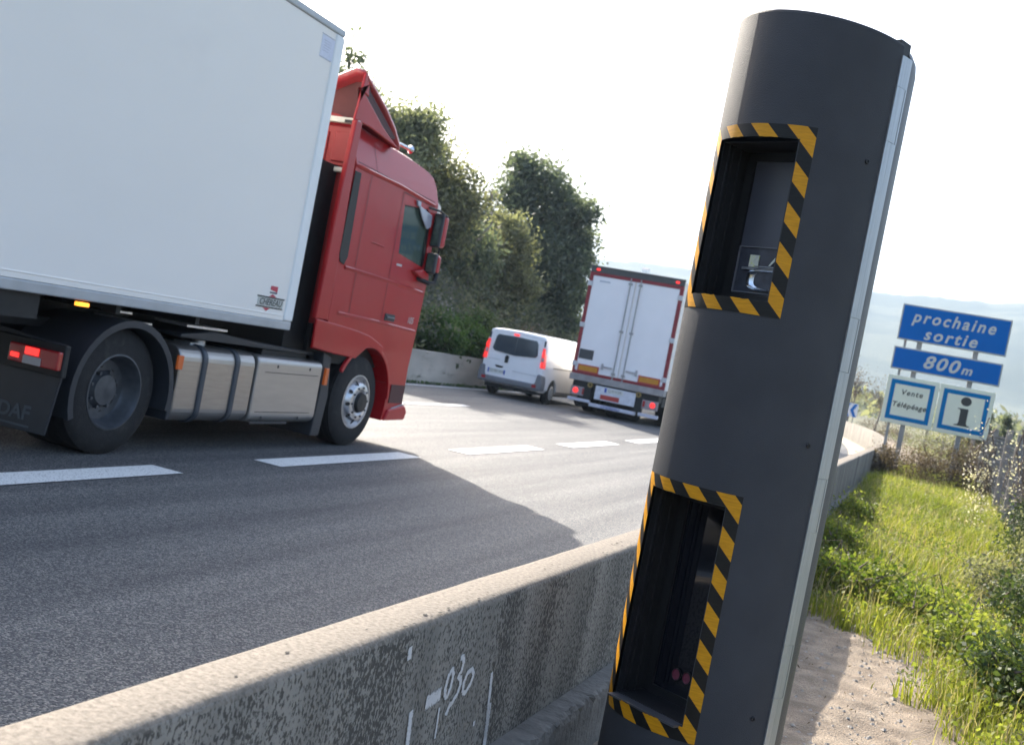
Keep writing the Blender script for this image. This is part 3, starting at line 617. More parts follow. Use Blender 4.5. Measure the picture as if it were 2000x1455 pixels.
# tank and box
def tankprof(y0, y1, x0, x1, z0, z1, rt, rb, name, mat, par):
    pts = []
    for (cx_, cz_, a0, r_) in ((x1-rt, z1-rt, 0, rt), (x0+rt, z1-rt, 90, rt), (x0+rb, z0+rb, 180, rb), (x1-rb, z0+rb, 270, rb)):
        for k in range(7): a = R(a0+15*k); pts.append((cx_+r_*math.cos(a), cz_+r_*math.sin(a)))
    b = B(); b.prism(pts, y0, y1, 1); return b.build(name, mat, par, bevel=.018, seg=3)
tkk = tankprof(7.93, 9.06, -6.66, -5.985, .27, .94, .13, .12, 'fuel_tank', m_tank, tk)
for y_ in (8.27, 8.76): tankprof(y_-.035, y_+.035, -6.67, -5.965, .255, .952, .135, .125, 'tank_strap', M('strap_dark', (.06, .07, .085), .45, .4), tkk)
b = B(); b.tube([(-6.2, 8.42, .93), (-6.2, 8.42, .985)], .06, 16); b.box(-6.3, -6.12, 8.2, 8.34, .93, .96); b.build('filler_cap', m_alu, tkk, smooth=True)
bx = tankprof(9.085, 10.27, -6.66, -5.97, .27, .92, .07, .09, 'storage_box', M('box_aluminium', (.4, .385, .37), .36, .8, var=.05, scale=3, stretch=(1, 1, 8)), tk)
b = B(); b.box(-5.972, -5.966, 9.22, 10.2, .765, .772); b.box(-5.972, -5.966, 9.16, 10.15, .375, .382)
for y_, z_ in ((9.42, .83), (10.02, .83), (9.28, .32), (9.95, .32)): b.disc((-5.9685, y_, z_), .018, 0, 10)
b.box(-5.972, -5.964, 9.1, 9.75, .262, .285)
b.build('box_seams', m_plast, bx)
# rear fender
def arc(cy, cz, r0_, r1_, a0, a1, x0, x1, n, b, mi=0):
    pts = [(cy+r1_*math.cos(R(a0+(a1-a0)*i/n)), cz+r1_*math.sin(R(a0+(a1-a0)*i/n))) for i in range(n+1)]+[(cy+r0_*math.cos(R(a1-(a1-a0)*i/n)), cz+r0_*math.sin(R(a1-(a1-a0)*i/n))) for i in range(n+1)]
    m_ = len(pts)//2
    vs = [(x, y, z) for x in (x0, x1) for y, z in pts]; L_ = len(pts)
    fs = [(i, (i+1) % L_, L_+(i+1) % L_, L_+i) for i in range(L_)]
    for i in range(n): fs += [(i, i+1, L_-2-i, L_-1-i), (L_+i, L_+L_-1-i, L_+L_-2-i, L_+i+1)]
    b.add(vs, fs, mi)
b = B(); arc(7.22, .5, .555, .585, -12, 200, -6.62, -5.93, 26, b); arc(7.22, .5, .545, .6, -12, 200, -5.955, -5.92, 26, b)
fd = b.build('fender', m_plast, tk, smooth=True)
b = B(); b.box(-6.6, -5.93, 7.8, 7.85, .3, .55); b.build('fender_end', m_plast, tk, bevel=.01)
b = B(); b.box(-5.93, -5.905, 7.80, 7.87, .74, .86); b.build('side_marker', m_orange_off, fd, bevel=.005)
for sx_, sd_ in ((-6.0, 1), (-8.38, -1)):
    wheel(tk, sx_, 7.2, .51, .6, 'dish', side=sd_); wheel(tk, sx_, 11.17, .51, .33, 'alloy', side=sd_)
b = B(); b.prism([(-6.62, .16), (-5.95, .175), (-5.86, .8), (-5.88, .86), (-6.62, .9)], 6.47, 6.49, 1); mf = b.build('mudflap', m_plast, tk, bevel=.005)
m_flap_t = M('flap_lettering', (.06, .075, .09), .6)
text('flap_lettering', 'DAF', m_flap_t, .15, (-6.27, 6.467, .3), FACE_S, mf, shear=.1, offset=.004, depth=.001, sx=1.1)
b = B(); b.box(-6.5, -6.1, 6.464, 6.469, .2, .215); b.build('flap_underline', m_flap_t, mf)
b = B(); b.box(-6.5, -5.84, 6.42, 6.47, .62, .86); b.build('lamp_bracket', m_chass, tk, bevel=.01)
b = B(); b.box(-6.32, -5.85, 6.37, 6.42, .67, .81); tl = b.build('tail_lamp', m_redglass, tk, bevel=.012)
b = B(); b.box(-6.16, -6.03, 6.362, 6.37, .745, .8); b.box(-6.29, -6.21, 6.362, 6.37, .705, .74); b.build('brake_light', m_redlamp, tl, bevel=.004, sp=True)
b = B(); b.box(-6.17, -6.0, 6.362, 6.37, .675, .735); b.build('reverse_light', m_lampwhite, tl, bevel=.004)
# cab body: lower slab + inclined upper part, wheel arch cut
def cabslice(d):
    """profile (y,z) at distance d from the side: front swells forward, roof rises towards the middle"""
    q = max(0, 1-d/.45); fe = .08*(1-q*q); rr_ = .11*(1-q*q)
    return [(10.16, 1.04), (10.16, 3.0), (10.18, 3.42+rr_*.8), (11.0, 3.365+rr_), (11.6, 3.335+rr_), (12.0+fe*.2, 3.295+rr_*.9+.0), (12.13+fe*.6, 3.25+rr_*.6), (12.19+fe*.9, 3.15), (12.2+fe, 2.95), (12.22+fe, 2.55), (12.29+fe, 2.1), (12.28+fe, 1.8), (12.25+fe, 1.3), (12.22+fe, .95), (12.24+fe, .6), (12.26+fe, .34), (11.74, .31), (11.76, .75), (10.85, 1.0)]
def tuck(z): return -max(0, z-2.97)*.34
ds = [0, .03, .08, .16, .28, .45]
cab = B(); S_ = []; W = XN-XF
for d in ds+[W-d for d in reversed(ds)]:
    near = d < W/2; dd = d if near else W-d
    row = []
    for y_, z_ in cabslice(dd):
        tk_ = tuck(z_)*(1-dd/.5 if dd < .5 else 0); row.append((XN-d+tk_ if near else XN-d-tk_, y_, z_))
    S_.append(row)
n = len(S_[0]); 
for row in S_: cab.v += row
for i in range(len(S_)-1):
    for k in range(n): cab.f.append((i*n+k, i*n+(k+1) % n, (i+1)*n+(k+1) % n, (i+1)*n+k))
for base in (0, (len(S_)-1)*n):
    cab.f.append(tuple(base+k for k in (0, 1, 8, 9, 10, 11, 12, 13, 14, 15, 16, 17, 18))); cab.f.append(tuple(base+k for k in (1, 2, 3, 4, 5, 6, 7, 8)))
cab.m = [0]*len(cab.f)
cabo = cab.build('cab', m_red, tk)
# cutters: wheel arch, side windows and cabin room, windscreen
ca = B(); 
pts = [(11.17+.62*math.cos(R(a)), .52+.62*math.sin(R(a))) for a in range(-60, 241, 10)]
ca.prism(pts, XN-.7, XN+.3, 0); c1 = ca.build('c', m_red, tk)
ca = B(); ca.prism(pts, XF-.3, XF+.7, 0); c1b = ca.build('c', m_red, tk)
WINP = [(11.36, 2.80), (11.95, 2.85), (12.08, 2.80), (12.13, 2.25), (12.1, 2.17), (11.42, 2.25)]
ca = B(); ca.prism(WINP, XN-.12, XN+.3, 0); c2 = ca.build('c', m_red, tk)
ca = B(); ca.prism(WINP, XF-.3, XF+.12, 0); c2b = ca.build('c', m_red, tk)
ca = B(); ca.box(XF+.06, XN-.06, 10.5, 12.16, 1.75, 2.95); c3 = ca.build('c', m_red, tk)
ca = B(); ca.box(XF+.1, XN-.1, 12.0, 12.8, 2.12, 2.9); c4 = ca.build('c', m_red, tk)
cut(cabo, [c1, c1b, c3, c2, c2b, c4])
bv = cabo.modifiers.new('bevel', 'BEVEL'); bv.width = .012; bv.segments = 2; bv.limit_method = 'ANGLE'; bv.angle_limit = R(40)
def glass_mat():
    m = bpy.data.materials.new('tinted_glass'); m.use_nodes = True; N = m.node_tree.nodes; L = m.node_tree.links; o = N['Material Output']; N.remove(N['Principled BSDF'])
    t = N.new('ShaderNodeBsdfTransparent'); t.inputs[0].default_value = (.55, .68, .62, 1); gl = N.new('ShaderNodeBsdfGlossy'); gl.inputs['Roughness'].default_value = .03
    fr = N.new('ShaderNodeFresnel'); fr.inputs[0].default_value = 1.5; s = N.new('ShaderNodeMixShader'); L.new(fr.outputs[0], s.inputs[0]); L.new(t.outputs[0], s.inputs[1]); L.new(gl.outputs[0], s.inputs[2]); df = N.new('ShaderNodeBsdfDiffuse'); df.inputs[0].default_value = (.3, .42, .38, 1); s2 = N.new('ShaderNodeMixShader'); s2.inputs[0].default_value = .16; L.new(s.outputs[0], s2.inputs[1]); L.new(df.outputs[0], s2.inputs[2]); L.new(s2.outputs[0], o.inputs[0])  # diffuse share: dust film plus sky reflection put into the colour
    return m
m_glass = glass_mat()
for xx in (XN-.03, XF+.026):
    b = B(); b.prism(WINP, xx, xx+.004, 0); wo = b.build('side_window', m_glass, cabo)
    b = B(); ww = [(y_+(.02 if y_ < 11.7 else -.0), z_) for y_, z_ in WINP]
    b.prism([(12.04, 2.83), (12.09, 2.80), (12.135, 2.25), (12.1, 2.17), (12.07, 2.2), (12.05, 2.6)], xx-.01, xx+.02, 0)
    b.prism([(11.345, 2.80), (11.365, 2.80), (11.43, 2.25), (11.41, 2.25)], xx-.01, xx+.02, 0); b.prism([(11.36, 2.785), (11.95, 2.835), (11.95, 2.855), (11.36, 2.805)], xx-.01, xx+.02, 0)
    b.build('window_seal', m_black, wo)
b = B(); b.box(XF+.1, XN-.1, 12.2, 12.21, 2.12, 2.9); b.build('windscreen', m_glass, cabo)
m_seat = M('grey_upholstery', (.16, .17, .17), .9, var=.2, scale=10)
b = B(); b.prism([(11.0, 1.76), (11.6, 1.76), (11.6, 2.0), (11.2, 2.05), (11.1, 2.7), (10.98, 2.7)], -6.85, -6.35, 0); b.build('seat', m_seat, cabo, bevel=.05, seg=3)
b = B(); b.prism([(11.0, 1.76), (11.6, 1.76), (11.6, 2.0), (11.2, 2.05), (11.1, 2.7), (10.98, 2.7)], -8.05, -7.55, 0); b.build('seat', m_seat, cabo, bevel=.05, seg=3)
b = B(); b.lathe([(0, .235), (.02, .25), (.04, .235), (.02, .22), (0, .235)], (0, 0, 0), 1, 32)
for k in (0, 2.1, 4.2): b.tube([(0, .02, 0), (.23*math.cos(k), .02, .23*math.sin(k))], .018, 6)
b.v = [(-7.8+p[0], 11.75+p[1]*1+p[2]*.55, 2.16+p[2]*.85) for p in b.v]; b.build('steering_wheel', M('pale_wheel', (.4, .42, .38), .5), cabo, smooth=True)
b = B(); b.prism([(11.95, 1.76), (12.15, 1.76), (12.15, 2.2), (12.0, 2.18)], XF+.08, XN-.08, 0); b.build('dashboard', m_plast, cabo, bevel=.03)
b = B(); b.tube([(-6.13, 11.98, 2.14), (-6.13, 11.98, 2.21)], [.045, .03], 12); b.tube([(-6.2, 11.85, 2.15), (-6.15, 11.92, 2.2), (-6.13, 11.98, 2.2)], .02, 8); b.build('dashboard_toy', M('cream_plastic', (.6, .62, .5), .5), cabo, smooth=True)
# creases, seams, handles (stand 2-3 mm proud)
xs = XN
b = B()
def ridge(pts, w_, h_, tgt, x=xs):
    for i in range(len(pts)-1):
        (y0, z0), (y1, z1) = pts[i], pts[i+1]
        tgt.add([(x, y0, z0-w_), (x, y1, z1-w_), (x+h_, y1, z1), (x+h_, y0, z0), (x, y1, z1+w_*.5), (x, y0, z0+w_*.5)], [(0, 1, 2, 3), (3, 2, 4, 5)])
ridge([(10.3, 1.945), (10.9, 1.935), (12.22, 1.885)], .03, .012, b)
ridge([(10.32, 1.462), (11.2, 1.445), (12.2, 1.41)], .028, .012, b)
ridge([(10.16, 3.0), (11.2, 2.985), (12.12, 2.93)], .03, .014, b)
ridge([(10.75, 2.28), (11.05, 2.27)], .012, .006, b); 
b.build('crease', m_red, cabo, sp=True)
b = B()
for (y0, z0, y1, z1) in ((11.28, 2.93, 11.30, 1.44), (10.55, 1.93, 10.55, 1.46), (10.5, 2.96, 10.5, 1.97), (10.62, 3.02, 10.62, 3.3)):
    b.add([(xs+.0016+tuck(z0), y0-.004, z0), (xs+.0016+tuck(z0), y0+.004, z0), (xs+.0016+tuck(z1), y1+.004, z1), (xs+.0016+tuck(z1), y1-.004, z1)], [(0, 1, 2, 3)])
for (y0, z0, y1, z1) in ((10.2, 3.035, 12.1, 2.965), (10.55, 1.452, 12.2, 1.402), (11.28, 2.93, 12.12, 2.9)):
    b.add([(xs+.0016+tuck(z0), y0, z0-.004), (xs+.0016+tuck(z1), y1, z1-.004), (xs+.0016+tuck(z1), y1, z1+.004), (xs+.0016+tuck(z0), y0, z0+.004)], [(0, 1, 2, 3)])
b.build('door_gap', M('gap_dark_red', (.06, .012, .014), .6), cabo)
b = B(); b.box(xs, xs+.006, 11.37, 11.62, 1.47, 1.55); hd = b.build('door_handle', m_plast, cabo, bevel=.004)
b = B(); b.box(xs+.006, xs+.022, 11.4, 11.6, 1.5, 1.52); b.build('handle_bar', M('handle_grey', (.12, .12, .13), .4), hd, bevel=.004)
text('door_badge', '105', M('badge_silver', (.5, .45, .46), .35, .5), .11, (xs+.002, 12.03, 1.52), FACE_E, cabo, shear=.3, offset=.001, depth=.001)
# flare over wheel arch
b = B(); arc(11.17, .52, .615, .66, 4, 150, XN-.02, XN+.02, 24, b); b.build('wheel_arch_flare', m_red, cabo, bevel=.01, seg=2)
b = B(); b.prism([(9.92, 1.06), (9.9, 1.36), (10.3, 1.34), (10.75, 1.31), (11.1, 1.27), (11.45, 1.17), (11.45, 1.10), (11.1, 1.15), (10.85, 1.0), (10.4, 1.02)], XN-.01, XN+.022, 0); b.build('lower_side_panel', m_red, cabo, bevel=.014, seg=3)
b = B(); b.prism([(10.25, 1.02), (10.42, .98), (10.5, .55), (10.45, .13), (10.28, .13), (10.32, .6)], XN-.62, XN-.03, 0); b.build('front_mudflap', m_plast, tk, bevel=.01)
b = B(); b.box(XN-.03, XN+.0, 10.32, 10.38, .68, .86); b.build('side_marker', m_orange_off, tk, bevel=.005)
# side collar (air deflector) with dark slot, rear wall
b = B(); b.prism([(9.9, 1.36), (9.92, 2.4), (9.97, 3.42), (10.1, 3.42), (10.1, 2.94), (10.14, 2.0), (10.14, 1.36)], XN-.05, XN+.005, 0); b.build('side_deflector', m_red, tk, bevel=.012, seg=2)
b = B(); b.prism([(10.14, 1.36), (10.14, 3.0), (10.2, 3.0), (10.2, 1.36)], XN-.04, XN-.004, 0); b.build('deflector_root', m_red, tk)
b = B(); b.prism([(10.12, 2.05), (10.13, 2.93), (10.26, 2.93), (10.3, 2.05), (10.25, 1.96), (10.16, 1.98)], XN+.001, XN+.009, 0); b.build('deflector_slot', m_black, tk, bevel=.004)
b = B(); b.box(XF+.08, XN-.06, 10.1, 10.17, 2.95, 3.36); b.box(XF+.08, XN-.06, 10.12, 10.165, 1.3, 2.95)
for xx in (-6.13, -6.42, -6.71, -7.0, -7.29, -7.58, -7.87): b.prism([(xx-.11, 2.99), (xx+.11, 2.99), (xx+.11, 3.3), (xx-.11, 3.3)], 10.08, 10.102, 1)
b.build('cab_rear_wall', m_red_in, tk, bevel=.015, seg=3)
b = B(); b.box(XF+.3, XN-.02, 10.04, 10.1, 3.385, 3.445); b.box(XN-.33, XN-.05, 10.04, 10.09, 2.88, 2.93); b.build('rear_bracket', M('bracket_cream', (.65, .64, .55), .5, var=.1), tk, bevel=.01, sp=True)
b = B(); b.box(XN-.17, XN-.07, 10.03, 10.045, 3.39, 3.42); b.build('bracket_slot', m_black, tk)
# roof spoiler
b = B(); top = [(10.03, 3.94), (10.12, 3.9), (10.6, 3.70), (10.85, 3.56), (11.02, 3.42), (11.05, 3.36)]
m_spo = M('spoiler_red', (.45, .04, .05), .28, var=.05, coat=1)
vs = []; xa = [XN-.03, XN-.16, XN-.5, XC, XF+.5, XF+.16, XF+.03]; dz = [0, .02, .0, -.02, 0, .02, 0]; sw = [0, .0, -.16, -.22, -.16, 0, 0]
for i, x_ in enumerate(xa):
    for y_, z_ in top: vs.append((x_, y_, z_+dz[i]+(sw[i] if y_ < 10.2 else 0)*.9))
nn = len(top); b.add(vs, [(i*nn+k, i*nn+k+1, (i+1)*nn+k+1, (i+1)*nn+k) for i in range(len(xa)-1) for k in range(nn-1)])
spo = b.build('roof_spoiler', m_spo, tk, smooth=True); so_ = spo.modifiers.new('s', 'SOLIDIFY'); so_.thickness = .03
for xx in (XN-.05, XF+.02):
    b = B(); b.prism([(9.97, 3.42), (10.0, 3.62), (10.03, 3.93), (10.13, 3.82), (10.17, 3.70), (10.06, 3.72), (10.2, 3.66), (10.55, 3.5), (10.85, 3.4), (11.05, 3.34), (10.9, 3.36), (10.3, 3.42)], xx, xx+.03, 0); b.build('spoiler_side', m_red, spo, bevel=.01)
    b = B(); b.prism([(10.07, 3.80), (10.16, 3.78), (10.9, 3.45), (10.85, 3.42), (10.2, 3.6), (10.05, 3.68)], xx+.004, xx+.02, 0); b.build('spoiler_gap', M('gap_dark_red', (.06, .012, .014), .6), spo)
b = B(); b.box(XF+.06, XN-.06, 10.2, 10.24, 3.42, 3.86); b.build('spoiler_inner', M('inner_dark_red', (.12, .03, .03), .7, var=.2), spo)
# horns and roof lights
for xx in (XN-.3, XF+.3):
    b = B(); b.tube([(xx, 11.2, 3.5), (xx, 11.45, 3.5), (xx, 11.75, 3.5), (xx, 11.8, 3.5)], [.015, .018, .022, .05], 12); b.tube([(xx, 11.5, 3.44), (xx, 11.5, 3.5)], .015, 6); b.build('air_horn', m_chrome, tk, smooth=True)
    b = B(); b.box(xx-.06, xx+.06, 11.12, 11.26, 3.43, 3.51); b.build('beacon', M('beacon_purple', (.25, .13, .2), .3), tk, bevel=.025, seg=3)
# visor with marker lights
b = B(); b.prism([(12.2, 2.98), (12.5, 2.88), (12.52, 2.78), (12.3, 2.9)], XF+.12, XN-.08, 0); vz = b.build('sun_visor', M('visor_smoke', (.3, .32, .3), .25, var=.1), tk, bevel=.01)
b = B(); b.prism([(12.19, 3.0), (12.34, 2.95), (12.36, 2.78), (12.22, 2.64)], XN-.1, XN-.02, 0); b.build('visor_end', M('pale_trim', (.6, .6, .55), .35), vz, bevel=.015)
b = B(); b.prism([(11.66, 2.86), (12.06, 2.80), (12.08, 2.66), (11.98, 2.62), (11.82, 2.72)], XN+.004, XN+.02, 0); b.prism([(11.6, 2.9), (11.7, 2.9), (11.72, 2.84), (11.64, 2.84)], XN+.0, XN+.025, 0)
b.build('window_deflector', M('deflector_lilac', (.3, .31, .38), .2, coat=1), tk, bevel=.01)
# mirrors
for xm, dr in ((XN+.03, 1), (XF-.03, -1)):
    xa, xb = sorted((xm-dr*.02, xm+dr*.1))
    b = B(); b.box(xa, xb, 12.19, 12.33, 2.45, 2.84); mr = b.build('wing_mirror', m_red, tk, bevel=.04, seg=3)
    b = B(); b.box(xa-.005, xb+.005, 12.14, 12.195, 2.44, 2.85); b.build('mirror_housing', m_plast, mr, bevel=.02)
    b = B(); b.box(xa+.02, xb-.02, 12.132, 12.139, 2.47, 2.82); b.build('mirror_glass', M('mirror_glass', (.1, .12, .1), .2, .5, var=.5, scale=14), mr)  # dark mottled base colour paints the trees' reflection
    b = B(); b.box(xa, xb, 12.2, 12.32, 2.13, 2.36); m2 = b.build('wide_angle_mirror', m_red, tk, bevel=.04, seg=3)
    b = B(); b.box(xa-.005, xb+.005, 12.13, 12.205, 2.12, 2.37); b.build('mirror_housing', m_plast, m2, bevel=.02)
    b = B(); b.box(xa+.02, xb-.02, 12.122, 12.129, 2.14, 2.35); b.build('mirror_glass', MATS['mirror_glass'], m2)
    b = B(); xi = xm-dr*.05
    b.tube([(xi, 12.0, 2.04), (xm+dr*.08, 12.1, 2.0), (xm+dr*.1, 12.2, 2.02), (xm+dr*.1, 12.24, 2.14)], .028, 8); b.tube([(xi, 11.95, 2.88), (xm+dr*.06, 12.1, 2.87), (xm+dr*.1, 12.24, 2.83)], .014, 6)
    b.tube([(xm+dr*.06, 12.26, 2.1), (xm+dr*.06, 12.26, 2.84)], .012, 6)
    b.build('mirror_arm', m_black, tk, smooth=True)
b = B(); b.prism([(11.8, 2.1), (12.2, 1.99), (12.2, 2.1), (12.02, 2.15)], XN, XN+.06, 0); b.build('mirror_base', m_red, tk, bevel=.012, seg=2)
b = B(); b.box(XN+.0, XN+.004, 11.42, 11.55, 2.11, 2.135); b.build('door_badge', MATS['badge_silver'], tk)
# front: grille bars, lamps, bumper, step
b = B()
for z_ in (1.08, 1.2, 1.32, 1.44, 1.56): b.box(XF+.2, XN-.16, 12.3, 12.36, z_, z_+.05)
b.build('grille', m_chrome, tk, bevel=.01)
b = B(); b.prism([(12.22, .95), (12.34, 1.0), (12.38, 1.7), (12.32, 1.78), (12.22, 1.7)], XN-.2, XN-.06, 0); b.prism([(12.22, .95), (12.34, 1.0), (12.38, 1.7), (12.32, 1.78), (12.22, 1.7)], XF+.06, XF+.2, 0); b.build('grille_surround', m_red, tk, bevel=.02, sp=True)
b = B(); b.prism([(11.8, .31), (12.32, .32), (12.36, .42), (12.28, .5), (11.86, .44)], XN-.35, XN+.03, 0); b.prism([(11.8, .31), (12.32, .32), (12.36, .42), (12.28, .5), (11.86, .44)], XF-.03, XF+.35, 0); bp = b.build('bumper', m_red, tk, bevel=.02, seg=3, sp=True)
b = B(); b.prism([(11.95, .445), (12.28, .505), (12.28, .52), (11.95, .46)], XN-.3, XN+.015, 0); b.build('step_plate', M('step_grey', (.3, .32, .34), .6, .3), bp, bevel=.005, sp=True)
b = B(); b.box(XN+.0, XN+.01, 11.86, 12.22, .52, .74); b.build('step_recess', M('gap_dark_red', (.06, .012, .014), .6), bp)
b = B(); b.prism([(12.2, .62), (12.3, .64), (12.3, .86), (12.2, .88)], XN-.4, XN-.02, 0); b.prism([(12.2, .62), (12.3, .64), (12.3, .86), (12.2, .88)], XF+.02, XF+.4, 0); b.build('headlight', m_lampwhite, tk, bevel=.02, sp=True)

# ------------------------------------------------------------------ white lorry further on (rear)
SY = 29.; LX0, LX1 = -9.27, -6.66; LC = (LX0+LX1)/2
t2 = thing('refrigerated_lorry', 'white box lorry seen from behind with red door frame and two rear doors, middle lane', 'lorry', (LC, SY, 0))
m_dred = M('dark_red_frame', (.22, .02, .028), .5, var=.08)
m_lw = M('door_white', (.8, .8, .82), .45, var=.03, scale=2)
b = B(); b.box(LX0, LX1, SY+.06, SY+13.4, 1.0, 3.93); body = b.build('box_body', m_white, t2, bevel=.02)
b = B(); b.box(LX0, LX1, SY, SY+.09, 3.8, 3.97); b.box(LX0-.01, LX1+.01, SY-.01, SY+.06, 3.925, 3.985); b.build('header_rail', M('header_grey', (.07, .075, .075), .5, .3), t2, bevel=.012)
b = B(); b.box(LX0, LX0+.1, SY, SY+.09, 1.02, 3.8); b.box(LX1-.1, LX1, SY, SY+.09, 1.02, 3.8); b.box(LX0+.1, LX1-.1, SY, SY+.09, 3.71, 3.8); b.box(LX0+.1, LX1-.1, SY, SY+.09, 1.02, 1.1)
b.build('door_frame', m_dred, t2, bevel=.008)
for xa_, xb_ in ((LX0+.1, LC-.02), (LC+.02, LX1-.1)):
    b = B(); b.box(xa_, xb_, SY+.01, SY+.06, 1.1, 3.71); dd_ = b.build('rear_door', m_lw, t2, bevel=.01)
    sgn = 1 if xa_ < LC-.5 else -1; xb0 = LC-sgn*.14
    b = B(); b.tube([(xb0, SY-.02, 1.02), (xb0, SY-.02, 3.78)], .017, 8)
    for z_ in (1.15, 2.3, 3.6): b.box(xb0-.05, xb0+.05, SY-.03, SY+.012, z_, z_+.06)
    b.build('lock_bar', M('bar_grey', (.34, .35, .36), .4, .5), dd_)
    b = B(); b.box(min(xb0-sgn*.05, xb0-sgn*.34), max(xb0-sgn*.05, xb0-sgn*.34), SY-.035, SY-.01, 1.3, 1.34); b.box(xb0-sgn*.34-.03, xb0-sgn*.34+.03, SY-.03, SY+.012, 1.24, 1.4); b.build('lock_handle', M('latch_steel', (.4, .4, .42), .4, .4, var=.25, scale=30), dd_, bevel=.008)
for xx in (LX0-.02, LX1-.12):
    for z_ in (1.22, 2.28, 3.42):
        b = B(); b.box(xx, xx+.14, SY-.03, SY+.012, z_, z_+.13); b.build('hinge', M('hinge_pale', (.5, .52, .55), .4, .3), t2, bevel=.01)
b = B(); b.box(LX0+.12, LX0+.52, SY-.002, SY+.012, 1.44, 1.7); b.build('dark_plate', M('plate_dark', (.05, .055, .06), .5), t2)
b = B(); b.box(LX0+.3, LX0+.6, SY+.002, SY+.0105, 3.56, 3.6); b.build('faint_lettering', M('faint_grey', (.45, .48, .55), .5, var=.3, scale=60), t2)
m_yel = M('marker_yellow', (.5, .22, .01), .4, var=.1, scale=20)
for xa_ in (LX0+.17, LX1-.73):
    b = B(); b.box(xa_-.02, xa_+.58, SY-.008, SY+.0, 1.09, 1.29); mb = b.build('marker_board', M('board_red', (.4, .05, .04), .5), t2)
    b = B(); b.box(xa_+.015, xa_+.545, SY-.012, SY-.008, 1.125, 1.255); b.build('board_centre', m_yel, mb)
b = B(); b.box(LX0+.08, LX0+.13, SY-.01, SY, 1.12, 1.22); b.box(LX1-.13, LX1-.08, SY-.01, SY, 1.12, 1.22); b.build('white_reflector', M('white_refl', (.8, .8, .85), .4), t2, sp=True)
for xx in (LX0+.16, LX1-.24):
    b = B(); b.box(xx, xx+.1, SY-.025, SY+.0, 3.85, 3.91); b.build('top_lamp', m_redlamp, t2, bevel=.01, sp=True)
b = B(); b.box(LX0-.02, LX1+.02, SY-.05, SY+.3, .84, 1.015); b.build('rear_sill', M('sill_grey', (.3, .29, .29), .5, .3, var=.15), t2, bevel=.015)
b = B(); b.box(LX0+.1, LX1-.1, SY+.02, SY+.4, .66, .84)
for xx in (LC-.45, LC+.35): b.box(xx, xx+.12, SY+.1, SY+12, .8, 1.0)
for xx in (-8.72, -7.28): b.box(xx-.09, xx+.11, SY-.03, SY+.1, .3, .72)
b.box(LX0+.1, LX1-.1, SY+.5, SY+4.4, .55, .8)
b.build('under_frame', m_chass, t2)
for xx, rr0 in ((LX0+.08, 1), (LX1-.55, -1)):
    b = B(); b.box(xx, xx+.47, SY-.02, SY+.06, .44, .68); lc = b.build('lamp_cluster', M('cluster_grey', (.28, .25, .26), .35, var=.2, scale=15), t2, bevel=.01)
    cx_ = xx+(.14 if rr0 > 0 else .33); b = B(); b.lathe([(0, .075), (-.02, .07), (-.03, 0)], (cx_, SY-.02, .57), 1, 18); b.build('tail_light', m_redlamp, lc, smooth=True)
    b = B(); x3 = xx+(.33 if rr0 > 0 else .06); b.box(x3, x3+.06, SY-.026, SY-.018, .49, .65); b.build('side_reflector', m_redglass, lc)
b = B(); b.box(-8.5, -7.36, SY-.03, SY+.0, .43, .8); pp = b.build('plate_board', M('board_white', (.6, .62, .68), .5, var=.12, scale=12), t2, bevel=.006)
b = B(); b.box(-8.33, -7.8, SY-.036, SY-.03, .46, .585); b.build('red_board', M('board_red', (.4, .05, .04), .5), pp)
b = B(); b.box(-8.24, -7.72, SY-.036, SY-.03, .66, .775); npl = b.build('number_plate', M('plate_white', (.62, .63, .6), .5), pp)
b = B(); b.box(-8.24, -8.18, SY-.039, SY-.036, .66, .775); b.build('blue_band', M('eu_blue', (.03, .08, .4), .5), npl)
text('plate_number', 'CJ 814 DK', M('letter_grey', (.2, .2, .17), .5), .105, (-7.95, SY-.038, .72), FACE_S, npl, depth=.0005, sx=.85)
m_bump = M('bumper_pale', (.55, .57, .66), .4, .2, var=.08)
b = B(); b.box(LX0+.04, -8.6, SY-.06, SY+.04, .29, .37); b.box(-8.6, -7.3, SY-.07, SY+.04, .215, .31); b.box(-7.22, LX1-.02, SY-.06, SY+.04, .23, .32); bq = b.build('bumper_bar', m_bump, t2, bevel=.012, sp=True)
text('bumper_lettering', 'CHEREAU', M('letter_blue', (.08, .1, .35), .5), .1, (-8.0, SY-.072, .262), FACE_S, bq, shear=.2, offset=.002, depth=.0005, sx=1.2)
for xx in (-8.66, -7.3):
    b = B(); b.lathe([(0, .03), (-.03, .03), (-.03, .075), (0, .075)], (xx, SY-.03, .78), 1, 16); b.build('rubber_buffer', M('buffer_ochre', (.25, .17, .05), .6), t2, smooth=True)
b = B(); b.box(LX0+.15, LX0+.55, SY+.5, SY+.52, .15, .8); b.build('mudflap', m_black, t2)
for wy in (SY+1.6, SY+2.9, SY+4.2):
    for sx_, sd_ in ((LX1-.03, 1), (LX0+.03, -1)): wheel(t2, sx_, wy, .5, .38, 'dish', side=sd_)
wheel(t2, -7.45, SY+1.0, .36, .9, 'dish', name='spare_wheel')
